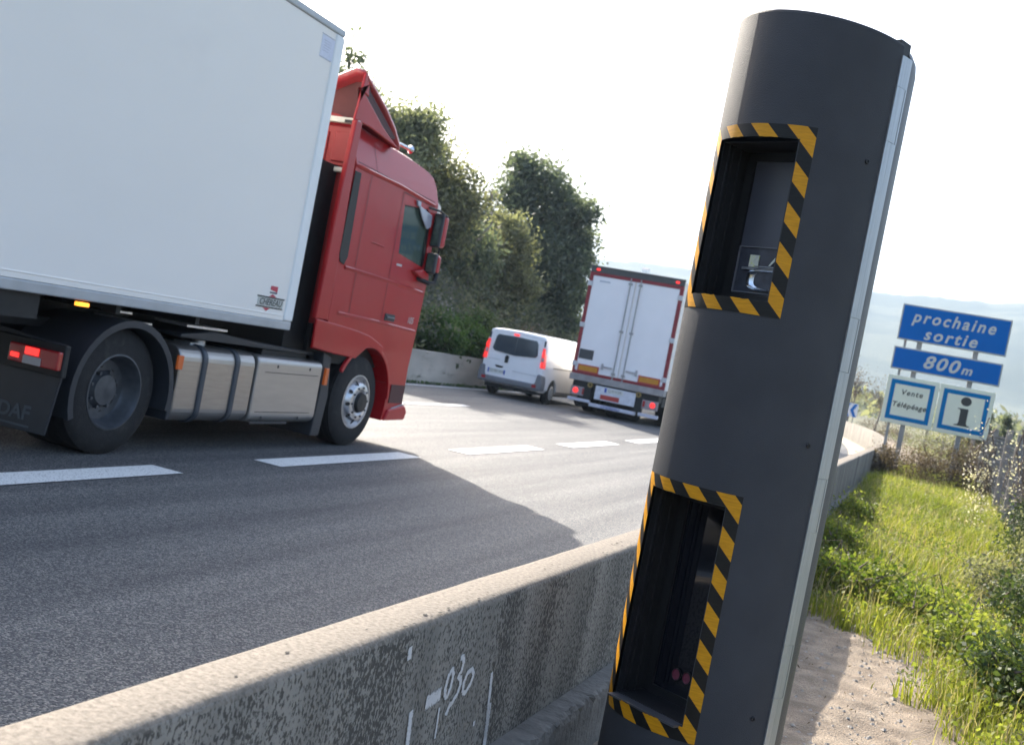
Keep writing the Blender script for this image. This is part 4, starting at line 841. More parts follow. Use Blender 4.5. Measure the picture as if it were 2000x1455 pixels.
# its tractor, mostly hidden
b = B(); b.prism([(SY+14.1, .9), (SY+14.1, 3.5), (SY+15.6, 3.3), (SY+15.9, 2.9), (SY+16.1, 1.6), (SY+16.1, .4), (SY+15.7, .35), (SY+15.6, 1.0), (SY+14.6, 1.05)], LX0+.06, LX1-.06, 0); b.build('cab', M('cab_white', (.7, .7, .7), .3, coat=.6), t2, bevel=.08, seg=3)
b = B(); b.box(LC-.5, LC+.5, SY+10, SY+15.8, .6, .95); b.build('tractor_chassis', m_chass, t2)
for wy in (SY+11.4, SY+15.1):
    for sx_, sd_ in ((LX1-.06, 1), (LX0+.06, -1)): wheel(t2, sx_, wy, .5, .38, 'dish', side=sd_)

# ------------------------------------------------------------------ white van
VY = 28.3; VX = -10.72
vn = thing('white_van', 'white panel van with dark rear windows and tall red tail lights, left lane', 'van', (VX, VY, 0))
m_vw = M('van_white', (.78, .78, .8), .3, var=.02, coat=.7)
def vprof(hw, h, zb, tum):
    """half cross-section from sill to roof centre"""
    return [(hw*.9, zb), (hw, zb+.1), (hw, .62), (hw-.005, .95), (hw-tum*.3, 1.35), (hw-tum*.75, h-.14), (hw-tum-.01, h-.05), (hw-tum-.09, h-.012), (hw*.4, h+.01), (0, h+.02)]
secs = [(0.0, .86, 1.79, .36, .08), (.03, .885, 1.82, .34, .08), (.2, .905, 1.84, .3, .09), (1.2, .92, 1.86, .27, .12), (3.0, .93, 1.87, .27, .12), (3.5, .93, 1.82, .27, .13), (4.0, .92, 1.45, .27, .1), (4.35, .9, 1.08, .27, .06), (4.7, .84, .9, .3, .05), (4.82, .7, .75, .34, .04)]
b = B(); rows = []
for dy, hw, h, zb, tm in secs:
    hp = vprof(hw, h, zb, tm)
    if h < 1.3: hp = [(hw*.9, zb), (hw, zb+.1), (hw, min(.62, h*.6)), (hw-.01, h*.75), (hw-.03, h*.85), (hw-.06, h*.92), (hw-.12, h*.96), (hw-.2, h*.985), (hw*.4, h), (0, h+.01)]
    rows.append([(VX+x_, VY+dy+(0 if dy > .1 else (z_-1.0)*.02+max(0, z_-1.3)*.07), z_) for x_, z_ in hp]+[(VX-x_, VY+dy+(0 if dy > .1 else (z_-1.0)*.02+max(0, z_-1.3)*.07), z_) for x_, z_ in reversed(hp[:-1])])
n = len(rows[0])
for r_ in rows: b.v += r_
b.f = [(i*n+k, i*n+(k+1) % n, (i+1)*n+(k+1) % n, (i+1)*n+k) for i in range(len(rows)-1) for k in range(n)]+[tuple(range(n))[::-1], tuple((len(rows)-1)*n+k for k in range(n))]; b.m = [0]*len(b.f)
vb = b.build('body', m_vw, vn)
c_ = []
for wy in (VY+.93, VY+4.0):
    q = B(); q.lathe([(-.95, .001), (-.95, .37), (-.6, .37), (-.6, .001)], (VX, wy, .32), 0, 28); c_.append(q.build('c', m_vw, vn)); q = B(); q.lathe([(.6, .001), (.6, .37), (.95, .37), (.95, .001)], (VX, wy, .32), 0, 28); c_.append(q.build('c', m_vw, vn))
cut(vb, c_)
for p_ in vb.data.polygons: p_.use_smooth = True
e_ = vb.modifiers.new('e', 'EDGE_SPLIT'); e_.split_angle = R(35)
def vyr(z): return VY+(z-1.0)*.02+max(0, z-1.3)*.07
def vpatch(name, pts, mat, par, t=.012, lift=.0):
    """thin panel following the rear face; pts (x,z)"""
    b = B(); n = len(pts); b.v = [(VX+x_, vyr(z_)-t-lift, z_) for x_, z_ in pts]+[(VX+x_, vyr(z_)+.01, z_) for x_, z_ in pts]
    b.f = [tuple(range(n)), tuple(range(n, 2*n))[::-1]]+[(i, (i+1) % n, n+(i+1) % n, n+i) for i in range(n)]; b.m = [0]*len(b.f); return b.build(name, mat, par)
m_vglass = M('van_rear_glass', (.035, .05, .07), .06, var=.1, spec=.8)
rdl = vpatch('rear_door', [(-.72, .46), (-.005, .46), (-.005, 1.72), (-.64, 1.7), (-.7, 1.6), (-.745, .95)], m_vw, vn, .008)
rdr = vpatch('rear_door', [(.005, .46), (.72, .46), (.745, .95), (.7, 1.6), (.64, 1.7), (.005, 1.72)], m_vw, vn, .008)
vpatch('rear_window', [(-.66, 1.27), (-.6, 1.21), (-.003, 1.16), (-.003, 1.675), (-.56, 1.66), (-.61, 1.6)], m_vglass, rdl, .014)
vpatch('rear_window', [(.003, 1.16), (.6, 1.21), (.66, 1.27), (.61, 1.6), (.56, 1.66), (.003, 1.675)], m_vglass, rdr, .014)
vpatch('door_handle', [(-.24, .93), (-.15, .93), (-.14, 1.1), (-.17, 1.13), (-.22, 1.13), (-.25, 1.08)], m_black, rdl, .02)
vpatch('emblem', [(-.22, 1.0), (-.195, .96), (-.17, 1.0), (-.195, 1.06)], m_plast, rdl, .024)
vpatch('plate_lamp', [(-.5, .83), (-.25, .82), (-.28, .77), (-.45, .77)], m_black, rdl, .016)
nv = vpatch('number_plate', [(-.68, .6), (-.17, .6), (-.17, .72), (-.68, .72)], M('plate_white', (.62, .63, .6), .5), rdl, .014)
vpatch('blue_band', [(-.68, .6), (-.64, .6), (-.64, .72), (-.68, .72)], MATS['eu_blue'], nv, .016); vpatch('blue_band', [(-.21, .6), (-.17, .6), (-.17, .72), (-.21, .72)], MATS['eu_blue'], nv, .016)
text('plate_number', 'CG 951 WH', MATS['letter_grey'], .1, (VX-.425, vyr(.66)-.017, .66), FACE_S, nv, depth=.0005, sx=.8)
vpatch('crease', [(-.72, .985), (-.4, .985), (-.4, .975), (-.72, .975)], m_grey_rail, rdl, .011); vpatch('crease', [(.02, .745), (.72, .745), (.72, .735), (.02, .735)], m_grey_rail, rdr, .011)
vpatch('high_brake_light', [(-.12, 1.70), (.03, 1.70), (.03, 1.745), (-.12, 1.745)], m_redlamp, vn, .02)
for s_ in (-1, 1):
    xx = VX+s_*.82
    b = B(); pts = [(.765, 1.5), (.84, 1.5), (.875, 1.2), (.9, .96), (.79, .96), (.775, 1.2)]; nq = len(pts)
    b.v = [(VX+s_*x_, vyr(z_)-.015, z_) for x_, z_ in pts]+[(VX+s_*(x_+(.012 if x_ > .8 else 0)), vyr(z_)+.12, z_) for x_, z_ in pts]; b.f = [tuple(range(nq)), tuple(range(nq, 2*nq))[::-1]]+[(i, (i+1) % nq, nq+(i+1) % nq, nq+i) for i in range(nq)]; b.m = [0]*len(b.f)
    lt = b.build('tail_lamp', M('van_lamp_red', (.5, .04, .04), .2, emit=((1, .04, .035), .18)), vn, bevel=.01)
    for z_ in (1.3, 1.0): b = B(); b.box(xx-.035, xx+.035, vyr(z_)-.022, vyr(z_)-.01, z_, z_+.1); b.build('lit_lamp', m_redlamp, lt, bevel=.01)
    b = B(); b.box(xx-.03, xx+.04, vyr(1.15)-.02, vyr(1.15)-.01, 1.14, 1.24); b.build('reverse_lamp', m_lampwhite, lt, bevel=.01)
    b = B(); b.box(VX+s_*.8-.025, VX+s_*.8+.025, vyr(1.6)-.006, vyr(1.6)+.06, 1.52, 1.7); b.build('dark_corner', m_plast, vn, bevel=.01)
b = B(); b.prism([(VX-.92, .36), (VX+.92, .36), (VX+.93, .56), (VX+.9, .78), (VX+.78, .8), (VX+.74, .52), (VX-.74, .52), (VX-.78, .8), (VX-.9, .78), (VX-.93, .56)], VY-.09, VY+.3, 1); bu_ = b.build('bumper', M('bumper_grey', (.15, .155, .17), .6), vn, bevel=.04, seg=3)
for xx in (VX-.8, VX+.68): b = B(); b.box(xx, xx+.12, VY-.096, VY-.085, .42, .5); b.build('reflector', m_redglass, bu_)
b = B(); b.box(VX-.75, VX+.75, VY+.1, VY+4.5, .22, .4); b.tube([(VX+.15, VY-.02, .28), (VX+.15, VY+1.2, .28)], .05, 10); b.build('under_body', m_chass, vn)
b = B(); b.box(VX+.915, VX+.927, VY+.75, VY+2.6, 1.0, 1.025); b.build('door_rail', m_plast, vn)
for s_ in (-1, 1):
    b = B(); b.prism([(VY+3.35, 1.15), (VY+3.95, 1.12), (VY+3.6, 1.65), (VY+3.3, 1.68)], VX+s_*.88-.02, VX+s_*.88+.02, 0); b.build('cab_window', m_vglass, vn)
    b = B(); b.box(VX+s_*1.0-.1, VX+s_*1.0+.1, VY+3.8, VY+3.95, 1.15, 1.38); b.build('wing_mirror', m_plast, vn, bevel=.03)
for wy in (VY+.93, VY+4.0):
    for s_ in (-1, 1): wheel(vn, VX+s_*.91, wy, .325, .21, 'hubcap', side=s_)

# ------------------------------------------------------------------ direction sign
GY = 24.
sg = thing('motorway_sign', 'blue motorway sign reading prochaine sortie 800 m above two square service panels', 'road sign', (0, GY, 0))
m_blue = M('sign_blue', (.002, .12, .42), .6, spec=.1, var=.04, scale=3); m_sw = M('sign_white', (.5, .52, .48), .5, var=.03)
m_sf = M('sign_frame_grey', (.38, .4, .38), .5, .3); m_cream = M('panel_cream', (.68, .7, .56), .5, var=.03, scale=4); m_blue2 = M('panel_blue', (.002, .15, .36), .6, spec=.1, var=.03)
m_postg = M('galvanised_post', (.28, .28, .27), .55, .4, var=.12, scale=6, stretch=(1, 1, .3))
def panel(x0, x1, z0, z1, edge, face, e=.03):
    b = B(); b.box(x0, x1, GY-.01, GY+.03, z0, z1); o = b.build('sign_panel', edge, sg, bevel=.006)
    b = B(); b.box(x0+e, x1-e, GY-.014, GY-.01, z0+e, z1-e); f_ = b.build('panel_face', face, o); return o, f_
o, f_ = panel(-1.0, 1.07, 3.07, 3.8, m_sf, m_blue); 
text('lettering', 'prochaine', m_sw, .33, (.01, GY-.016, 3.565), FACE_S, o, shear=.22, spacing=1.27, offset=.007, sx=.93)
text('lettering', 'sortie', m_sw, .33, (.0, GY-.016, 3.245), FACE_S, o, shear=.22, spacing=1.27, offset=.007)
o, f_ = panel(-1.01, 1.06, 2.465, 2.925, m_sf, m_blue)
text('lettering', '800', m_sw, .36, (-.08, GY-.016, 2.69), FACE_S, o, shear=.25, spacing=1.2, offset=.009, sx=1.1)
text('lettering', 'm', m_sw, .25, (.42, GY-.016, 2.665), FACE_S, o, shear=.2, offset=.007, sx=1.05)
o, f_ = panel(-1.01, -.01, 1.37, 2.34, m_cream, m_cream)
b = B()
def frame(b, x0, x1, z0, z1, w_, y_=GY-.017):
    b.box(x0, x1, y_, y_+.003, z1-w_, z1); b.box(x0, x1, y_, y_+.003, z0, z0+w_); b.box(x0, x0+w_, y_, y_+.003, z0+w_, z1-w_); b.box(x1-w_, x1, y_, y_+.003, z0+w_, z1-w_)
frame(b, -.93, -.09, 1.45, 2.26, .085); b.build('blue_border', m_blue2, o)
text('lettering', 'Vente', M('letter_dark', (.03, .032, .03), .5), .15, (-.5, GY-.016, 2.02), FACE_S, o, shear=.15, spacing=1.2, offset=.003)
text('lettering', 'Télépéage', MATS['letter_dark'], .145, (-.51, GY-.016, 1.76), FACE_S, o, shear=.15, spacing=1.12, offset=.003)
o, f_ = panel(.005, 1.03, 1.37, 2.34, m_cream, m_cream)
b = B(); frame(b, .08, .95, 1.45, 2.26, .085); b.build('blue_border', m_blue2, o)
b = B(); ic = .53; b.add([(ic+.1*math.cos(2*math.pi*k/24), GY-.017, 2.065+.09*math.sin(2*math.pi*k/24)) for k in range(24)], [tuple(range(24))])
b.prism([(ic-.13, 1.92), (ic+.07, 1.92), (ic+.07, 1.64), (ic+.085, 1.6), (ic+.14, 1.585), (ic+.14, 1.57), (ic-.15, 1.57), (ic-.15, 1.585), (ic-.09, 1.6), (ic-.075, 1.64), (ic-.075, 1.86), (ic-.085, 1.895), (ic-.13, 1.905)], GY-.02, GY-.0145, 1); b.build('information_symbol', MATS['letter_dark'], o)
for xx in (-.55, .52):
    b = B(); b.box(xx-.05, xx+.05, GY+.035, GY+.14, 0, 3.6); b.build('post', m_postg, sg, bevel=.006)
b = B(); b.box(-.85, -.8, GY+.035, GY+.07, 0, 3.1); b.build('thin_pole', m_postg, sg)
for z_ in (3.65, 3.2, 2.8, 2.55, 2.2, 1.5):
    b = B(); b.box(-.95, 1.0, GY+.031, GY+.034+.02, z_-.02, z_+.02); b.build('rail', m_postg, sg)

# chevron sign on the bend
cp_ = ppos(-3.85, 72, -.12)
cv = thing('chevron_sign', 'small blue and white bend chevron sign beyond the curve of the barrier', 'road sign', (cp_.x, cp_.y, 0))
b = B(); b.box(cp_.x-.48, cp_.x+.45, cp_.y, cp_.y+.04, cp_.z-.36, cp_.z+.48); pl = b.build('sign_panel', M('chev_white', (.7, .7, .72), .5), cv, bevel=.01)
b = B()
for k in range(2):
    x0 = cp_.x-.42+k*.42; b.add([(x0, cp_.y-.003, cp_.z+.06), (x0+.22, cp_.y-.003, cp_.z+.46), (x0+.42, cp_.y-.003, cp_.z+.46), (x0+.2, cp_.y-.003, cp_.z+.06)], [(0, 1, 2, 3)]); b.add([(x0, cp_.y-.003, cp_.z+.06), (x0+.2, cp_.y-.003, cp_.z+.06), (x0+.42, cp_.y-.003, cp_.z-.34), (x0+.22, cp_.y-.003, cp_.z-.34)], [(0, 1, 2, 3)])
b.build('chevron', m_blue, pl)
for dx in (-.25, .25): b = B(); b.box(cp_.x+dx-.03, cp_.x+dx+.03, cp_.y+.04, cp_.y+.1, 0, cp_.z+.3); b.build('post', m_postg, cv)

# ------------------------------------------------------------------ foliage tools
def leaves(name, C, size, tint, mat, parent=None, asp=.5, seed=0, up=0., org=None, label=None):
    rg = np.random.default_rng(seed); n = len(C)
    a = rg.normal(size=(n, 3)); a[:, 2] += up; a /= np.linalg.norm(a, axis=1)[:, None]
    c = rg.normal(size=(n, 3)); c -= (c*a).sum(1)[:, None]*a; c /= np.linalg.norm(c, axis=1)[:, None]
    s = (size*rg.uniform(.6, 1.4, n))[:, None]
    V = np.stack([C-a*s, C+c*s*asp, C+a*s, C-c*s*asp], 1).reshape(-1, 3)
    if org is not None: V = V-np.array(org)
    me = bpy.data.meshes.new(name); me.vertices.add(4*n); me.loops.add(4*n); me.polygons.add(n)
    me.vertices.foreach_set('co', V.astype(np.float32).ravel()); me.loops.foreach_set('vertex_index', np.arange(4*n, dtype=np.int32))
    me.polygons.foreach_set('loop_start', np.arange(0, 4*n, 4, dtype=np.int32)); me.update(calc_edges=True)
    at = me.attributes.new('tint', 'FLOAT', 'FACE'); at.data.foreach_set('value', np.clip(tint, 0, 1).astype(np.float32))
    me.materials.append(mat); o = bpy.data.objects.new(name, me); COL.objects.link(o)
    if parent: o.parent = parent
    return o
def clumps(blobs, nc, nl, spread, rg, shell=.5):
    """leaf centres gathered in clumps spread through ellipsoids; returns centres and tints"""
    vol = np.array([b[3]*b[4]*b[5] for b in blobs]); pr = vol**.6; pr /= pr.sum(); out = []; ti = []
    for k in rg.choice(len(blobs), nc, p=pr):
        b = blobs[k]; d = rg.normal(size=3); d /= np.linalg.norm(d); r = rg.uniform(0, 1)**(shell*.6)*(1 if rg.uniform() < .85 else rg.uniform(1, 1.2))
        c = np.array(b[:3])+d*np.array(b[3:6])*r; m = int(nl*rg.uniform(.4, 1.6)); sp_ = spread*rg.uniform(.6, 1.5)
        out.append(c+rg.normal(size=(m, 3))*sp_*np.array([1, 1, .7])); ti.append(np.clip(rg.normal(.5, .34)+rg.normal(0, .12, m), 0, 1))
    return np.concatenate(out), np.concatenate(ti)
m_bark = M('bark', (.11, .085, .065), .9, var=.35, scale=12, bump=.5, stretch=(1, 1, .2)); m_barkg = M('grey_bark', (.2, .18, .16), .9, var=.25, scale=12)
LM = dict(dark=leafmat('leaf_dark', (.07, .09, .08), (.17, .195, .165), .55), olive=leafmat('leaf_olive', (.095, .102, .072), (.22, .22, .155), .55),  # dark, olive and grey tones paled: haze put into leaf colour
          grey=leafmat('leaf_greygreen', (.1, .115, .09), (.26, .27, .2), .55), green=leafmat('leaf_green', (.04, .085, .025), (.11, .17, .05), .4),
          lime=leafmat('leaf_lime', (.075, .115, .022), (.23, .25, .06), .5), brown=leafmat('leaf_brown', (.07, .05, .035), (.17, .125, .085), .25), blossom=leafmat('blossom_white', (.5, .44, .42), (.75, .7, .68), .4),
          ivy=leafmat('leaf_ivy', (.03, .05, .02), (.09, .125, .04), .3))
def tree(name, label, cat, base, blobs, mat, nc, nl, leaf=.11, spread=.3, seed=1, bark=None, group='trees on the embankment beyond the far barrier', tr=.18, twigs=0, asp=.45, rough=0):
    rg = np.random.default_rng(seed); base = Vector(base)
    t = thing(name, label, cat, tuple(base), group=group); b = B()
    if rough:
        nb2 = []
        for x in blobs:
            nb2.append((x[0], x[1], x[2], x[3]*.82, x[4]*.82, x[5]*.82))
            for q in range(rough):
                d = rg.normal(size=3); d[2] = d[2]*.8+.25; d /= np.linalg.norm(d); f = rg.uniform(.16, .45)
                nb2.append((x[0]+d[0]*x[3]*.95, x[1]+d[1]*x[4]*.95, x[2]+d[2]*x[5]*.95, x[3]*f, x[4]*f, x[5]*f*.8))
    tops = [Vector(x[:3]) for x in blobs]; cen = sum(tops, Vector())/len(tops); fork = base.lerp(Vector((cen.x, cen.y, max(base.z+.6, cen.z-blobs[0][5]*.6))), .7)
    b.tube([base-Vector((0, 0, .4)), base.lerp(fork, .5)+Vector((rg.uniform(-.1, .1), rg.uniform(-.1, .1), 0)), fork], [tr, tr*.75, tr*.55], 8)
    for x in blobs:
        c = Vector(x[:3]); m_ = fork.lerp(c, .5)+Vector(rg.uniform(-.3, .3, 3)); b.tube([fork, m_, c], [tr*.45, tr*.28, tr*.08], 6)
        for k in range(4+twigs):
            d = Vector(rg.normal(size=3)); d.z = abs(d.z)*.6; d.normalize(); e = c+Vector((d.x*x[3], d.y*x[4], d.z*x[5]))*rg.uniform(.75, 1.05); s0 = m_.lerp(c, rg.uniform(.2, .9))
            b.tube([s0, s0.lerp(e, .5)+Vector(rg.uniform(-.15, .15, 3)), e], [tr*.16, tr*.09, .008], 4)
    b.build('trunk', bark or m_bark, t)
    if nc:
        C, ti = clumps(nb2 if rough else blobs, nc, nl, spread, rg); leaves('crown', C, leaf, ti, mat, t, seed=seed, org=base, asp=asp)
    return t
def blob(az, el_, d, w_deg, h_deg, dep=1.):
    p = ppos(az, d, el_); return (p.x, p.y, p.z, d*math.tan(R(w_deg)), d*math.tan(R(w_deg))*dep, d*math.tan(R(h_deg)))
# embankment
ey = np.linspace(5, 58, 130); et = np.linspace(0, 1, 40)
EX = np.array([-12.95+off(y) for y in ey])[:, None]-et[None, :]**1.1*16; EY = np.repeat(ey[:, None], 40, 1)
fall = np.clip((57.5-ey)/7, 0, 1)[:, None]
EZ = (.25+np.interp(et, [0, .08, .25, .6, 1], [0, .6, 3.0, 5.2, 6.0])[None, :]+.5*fbm(EX*.8, EY*.8, 11)*np.clip(et*6, 0, 1)[None, :])*fall-.05
m_emb = noise_ground('embankment_soil', (.05, .055, .035), (.13, .12, .09), (.3, .28, .25), .5, .55, .8)
struct(grid('embankment', EX, EY, EZ, m_emb))
def ez(x, y):
    t = max(0, min(1, (-12.95+off(y)-x)/16))**(1/1.1); return (.25+float(np.interp(t, [0, .08, .25, .6, 1], [0, .6, 3.0, 5.2, 6.0])))*max(0, min(1, (57.5-y)/7))
def emb_tree(name, label, cat, az, d, blobs, mat, nc, nl, **k):
    p = ppos(az, d); return tree(name, label, cat, (p.x, p.y, ez(p.x, p.y)-.2), [blob(*q) for q in blobs], LM[mat], int(nc*.7), int(nl*.7), rough=16, **k)
emb_tree('conifer', 'thin blue-grey conifer with spiky bare tips rising right behind the white trailer edge', 'tree', -32, 37, [(-32, 8.5, 37, 1.6, 2.6), (-31.2, 10.2, 37, .9, 1.3), (-32.2, 10.9, 37, 1., 1.2), (-31.7, 12.6, 37, .22, 1.2), (-31.1, 11.7, 37, .2, 1.0), (-30.9, 10.4, 37, .6, .9)], 'dark', 500, 22, leaf=.1, spread=.16, seed=21)
emb_tree('evergreen_oak', 'loose olive tree showing above the red roof spoiler', 'tree', -29, 36, [(-29.4, 9.0, 36, 1.2, 1.6), (-28.2, 9.3, 36.5, 1.2, 1.5), (-27.2, 8.8, 36.5, .9, 1.4), (-28.4, 6.5, 36, 2.2, 2.5)], 'grey', 420, 55, leaf=.09, spread=.28, seed=22)
emb_tree('evergreen_oak', 'dark rounded tree beside the upper corner of the red cab', 'tree', -26.3, 38, [(-26.4, 5.2, 38, 1.9, 2.4), (-25.6, 7.0, 38.5, 1.1, 1.5), (-26.8, 8.0, 38, .8, 1.1), (-24.9, 6.2, 38, .8, 1.6)], 'olive', 480, 60, leaf=.09, spread=.27, seed=23)
emb_tree('dead_tree', 'bare dead tree standing in the gap between two leafy crowns', 'tree', -23.8, 40, [(-23.8, 6.2, 40, .7, .9), (-23.5, 7.2, 40, .4, .6)], 'grey', 0, 0, seed=24, bark=m_barkg, tr=.12, twigs=14)
emb_tree('pine', 'largest dark rounded tree, right of the dead tree', 'tree', -21.6, 48, [(-22.5, 7.9, 48, 1.0, 1.5), (-21.3, 8.2, 48, 1.25, 1.5), (-20.4, 6.6, 48.5, 1.2, 1.7), (-21.7, 5.2, 48, 1.9, 2.2), (-20.2, 3.5, 48, 1.7, 2.4)], 'dark', 800, 62, leaf=.11, spread=.3, seed=25)
emb_tree('pine', 'dark tree with ragged lobes at the right end of the row, above the white van', 'tree', -19.3, 49, [(-18.9, 7.1, 49, .75, .8), (-18.55, 5.6, 49.5, .6, .7), (-19.4, 4.6, 49, 1.1, 1.7), (-18.7, 3.1, 49.5, .75, 1.3), (-19.3, 1.2, 49, 1.0, 1.6), (-18.5, 4.5, 49.5, .5, .5)], 'dark', 620, 58, leaf=.11, spread=.26, seed=26)
emb_tree('olive_tree', 'yellow-green bushy tree in front of the big dark tree', 'tree', -22.4, 43, [(-22.3, 4.6, 43, 1.1, 1.7), (-22.8, 2.6, 43, 1.3, 1.7), (-21.6, 3.2, 43, .9, 1.5)], 'olive', 480, 60, leaf=.085, spread=.25, seed=27)
emb_tree('evergreen_oak', 'dark leafy tree filling the slope right behind the cab mirrors', 'tree', -24.8, 40, [(-24.8, 3.6, 40, 1.3, 2.2), (-25.9, 2.8, 39, 1.4, 2.4), (-23.9, 3.4, 41, .9, 1.6)], 'dark', 560, 60, leaf=.1, spread=.28, seed=28)
# shrubs at the foot of the slope
random.seed(12); SH = 'shrubs along the foot of the embankment'
sl_ = ['round green shrub just right of the red cab door', 'green shrub behind the far barrier between truck and van', 'green shrub directly left of the white van roof', 'dull shrub above the middle of the white van', 'dull shrub behind the right end of the white van roof', 'brownish shrub between van and lorry', 'low dark shrub hidden partly by the lorry edge']
for i, (az, d, el_, w_, mt) in enumerate([(-25.0, 32, .4, 1.3, 'green'), (-24.0, 33, .6, 1.1, 'green'), (-22.9, 34, .3, 1.2, 'ivy'), (-21.7, 37, .2, 1.4, 'ivy'), (-20.4, 40, .3, 1.5, 'brown'), (-19.0, 44, .0, 1.5, 'brown'), (-17.9, 47, .2, 1.1, 'dark')]):
    p = ppos(az, d); tree('shrub', sl_[i], 'shrub', (p.x, p.y, ez(p.x, p.y)-.1), [blob(az, el_-.4, d, w_*.65, 1.0), blob(az+.9, el_-.9, d-.3, w_*.7, .9), blob(az-.6, el_-1., d-.3, w_*.6, .8)], LM[mt], 210, 45, leaf=.055, spread=.15, seed=40+i, group=SH, tr=.05, rough=8)
# rest of the slope cover reads as one mass
rg = np.random.default_rng(77); n = 2300; y_ = rg.uniform(14, 56, n); t_ = rg.uniform(0, 1, n)**1.1
x_ = np.array([-13.1+off(a) for a in y_])-t_*11; z_ = np.array([ez(a, b_) for a, b_ in zip(x_, y_)])+rg.uniform(0, 1.3, n)*(1-.3*t_)
C = np.repeat(np.stack([x_, y_, z_], 1), 36, 0); C = C+rg.normal(size=C.shape)*np.array([.35, .35, .25]); ti = np.repeat(rg.uniform(0, 1, n), 36)
tag(leaves('undergrowth', C, .075, ti, leafmat('undergrowth_leaf', (.06, .076, .06), (.185, .185, .15), .5), seed=5), 'mixed dark undergrowth covering the embankment slope', 'undergrowth', kind='stuff')
# weeds at the foot of the far barrier
n = 1500; y_ = rg.uniform(22, 40, n); C = np.stack([np.array([-12.42+off(a) for a in y_])+rg.uniform(0, .08, n), y_, rg.uniform(.01, .06, n)], 1)
tag(leaves('weeds', C, .03, rg.uniform(0, 1, n), LM['green'], seed=6, up=1.5), 'thin line of weeds along the foot of the far barrier', 'weeds', kind='stuff')

# ------------------------------------------------------------------ verge grass
def blades(name, P, h, wd, tint, mat, rg, lean=.35, seg=2):
    n = len(P); th = rg.uniform(0, 2*np.pi, n); ln = rg.uniform(.1, 1, n)*lean; dx, dy = np.cos(th), np.sin(th); px_, py_ = -dy, dx
    bend = h*ln; V = np.zeros((n, 5, 3))
    for k, (f, ww) in enumerate(((0, 1), (.55, .8))):
        c = P+np.stack([dx*bend*f*f, dy*bend*f*f, h*f], 1)
        V[:, 2*k] = c-np.stack([px_*wd*ww, py_*wd*ww, 0*h], 1); V[:, 2*k+1] = c+np.stack([px_*wd*ww, py_*wd*ww, 0*h], 1)
    V[:, 4] = P+np.stack([dx*bend, dy*bend, h*(1-.25*ln)], 1)
    i0 = np.arange(n)*5; nf = 2*n
    me = bpy.data.meshes.new(name); me.vertices.add(5*n); me.vertices.foreach_set('co', V.astype(np.float32).ravel())
    li = np.stack([i0, i0+1, i0+3, i0+2, i0+2, i0+3, i0+4], 1).astype(np.int32).ravel(); me.loops.add(len(li)); me.loops.foreach_set('vertex_index', li)
    me.polygons.add(nf); ls = np.stack([np.arange(n)*7, np.arange(n)*7+4], 1).astype(np.int32).ravel(); me.polygons.foreach_set('loop_start', ls); me.update(calc_edges=True)
    at = me.attributes.new('tint', 'FLOAT', 'FACE'); at.data.foreach_set('value', np.repeat(np.clip(tint, 0, 1), 2).astype(np.float32))
    me.materials.append(mat); o = bpy.data.objects.new(name, me); COL.objects.link(o); return o
bs = np.array([3.0, 5.1, 5.84, 7.1, 7.86, 8.2, 8.25]); bxx = np.array([.62, .46, .38, .22, -.04, -.33, -3.])
def edge(s): return np.interp(s, bs*.92, bxx*.92)
FX = 1.15
def pts_in(n, y0, y1, rg, pad=0.):
    y = y0+(y1-y0)*rg.uniform(0, 1, n)**1.25; xe = np.array([xr(a) for a in y])
    x = xe+.1+(FX+.1+np.array([off(a, 26, 1/372.) for a in y])-xe)*rg.uniform(0, 1, n)
    e = edge(y)+.1*np.sin(y*5)+.07*np.sin(y*13+2)+rg.normal(0, .06, len(x)); k = x > e+pad; return x[k], y[k]
rg = np.random.default_rng(31)
x, y = pts_in(95000, 4.0, 30, rg); dens = fbm(x*2.2, y*2.2, 17); k = dens+rg.normal(0, .35, len(x)) > -.45; x, y, dn = x[k], y[k], dens[k]
h = (.07+.10*rg.uniform(0, 1, len(x))+.05*np.clip(dn, -1, 1.5))*(1+.35*np.clip((y-9)/8, 0, 1)); P = np.stack([x, y, gz(x, y)-.02], 1)
tint = .45+.25*fbm(x*1.3, y*1.3, 9)+rg.normal(0, .2, len(x))
tag(blades('grass', P, h*1.1, .003*(1+.05*y), tint, leafmat('grass_blade', (.09, .125, .02), (.31, .31, .06), .55, .4), rg, .7), 'bright green backlit grass filling the verge between barrier and fence', 'grass', kind='stuff')
x, y = pts_in(10000, 4.5, 30, rg); h = rg.uniform(.1, .34, len(x)); P = np.stack([x, y, gz(x, y)-.02], 1)
tag(blades('dry_grass', P, h, .0022*(1+.05*y), rg.uniform(0, 1, len(x)), leafmat('dry_blade', (.24, .2, .11), (.42, .36, .22), .4), rg, .8), 'pale dry stalks scattered through the verge grass', 'dry grass', kind='stuff')
x, y = pts_in(60000, 4.0, 26, rg); m = np.clip(fbm(x*3, y*3, 23)+.5, 0, 1) > rg.uniform(0, 1, len(x)); x, y = x[m], y[m]
C = np.stack([x, y, gz(x, y)+rg.uniform(.02, .2, len(x))], 1)
tag(leaves('ground_cover', C, .0125, .5+.3*fbm(x*2, y*2, 41)+rg.normal(0, .2, len(x)), LM['lime'], seed=8, asp=.75, up=.6), 'broad-leaved weeds mixed into the verge grass', 'weeds', kind='stuff')
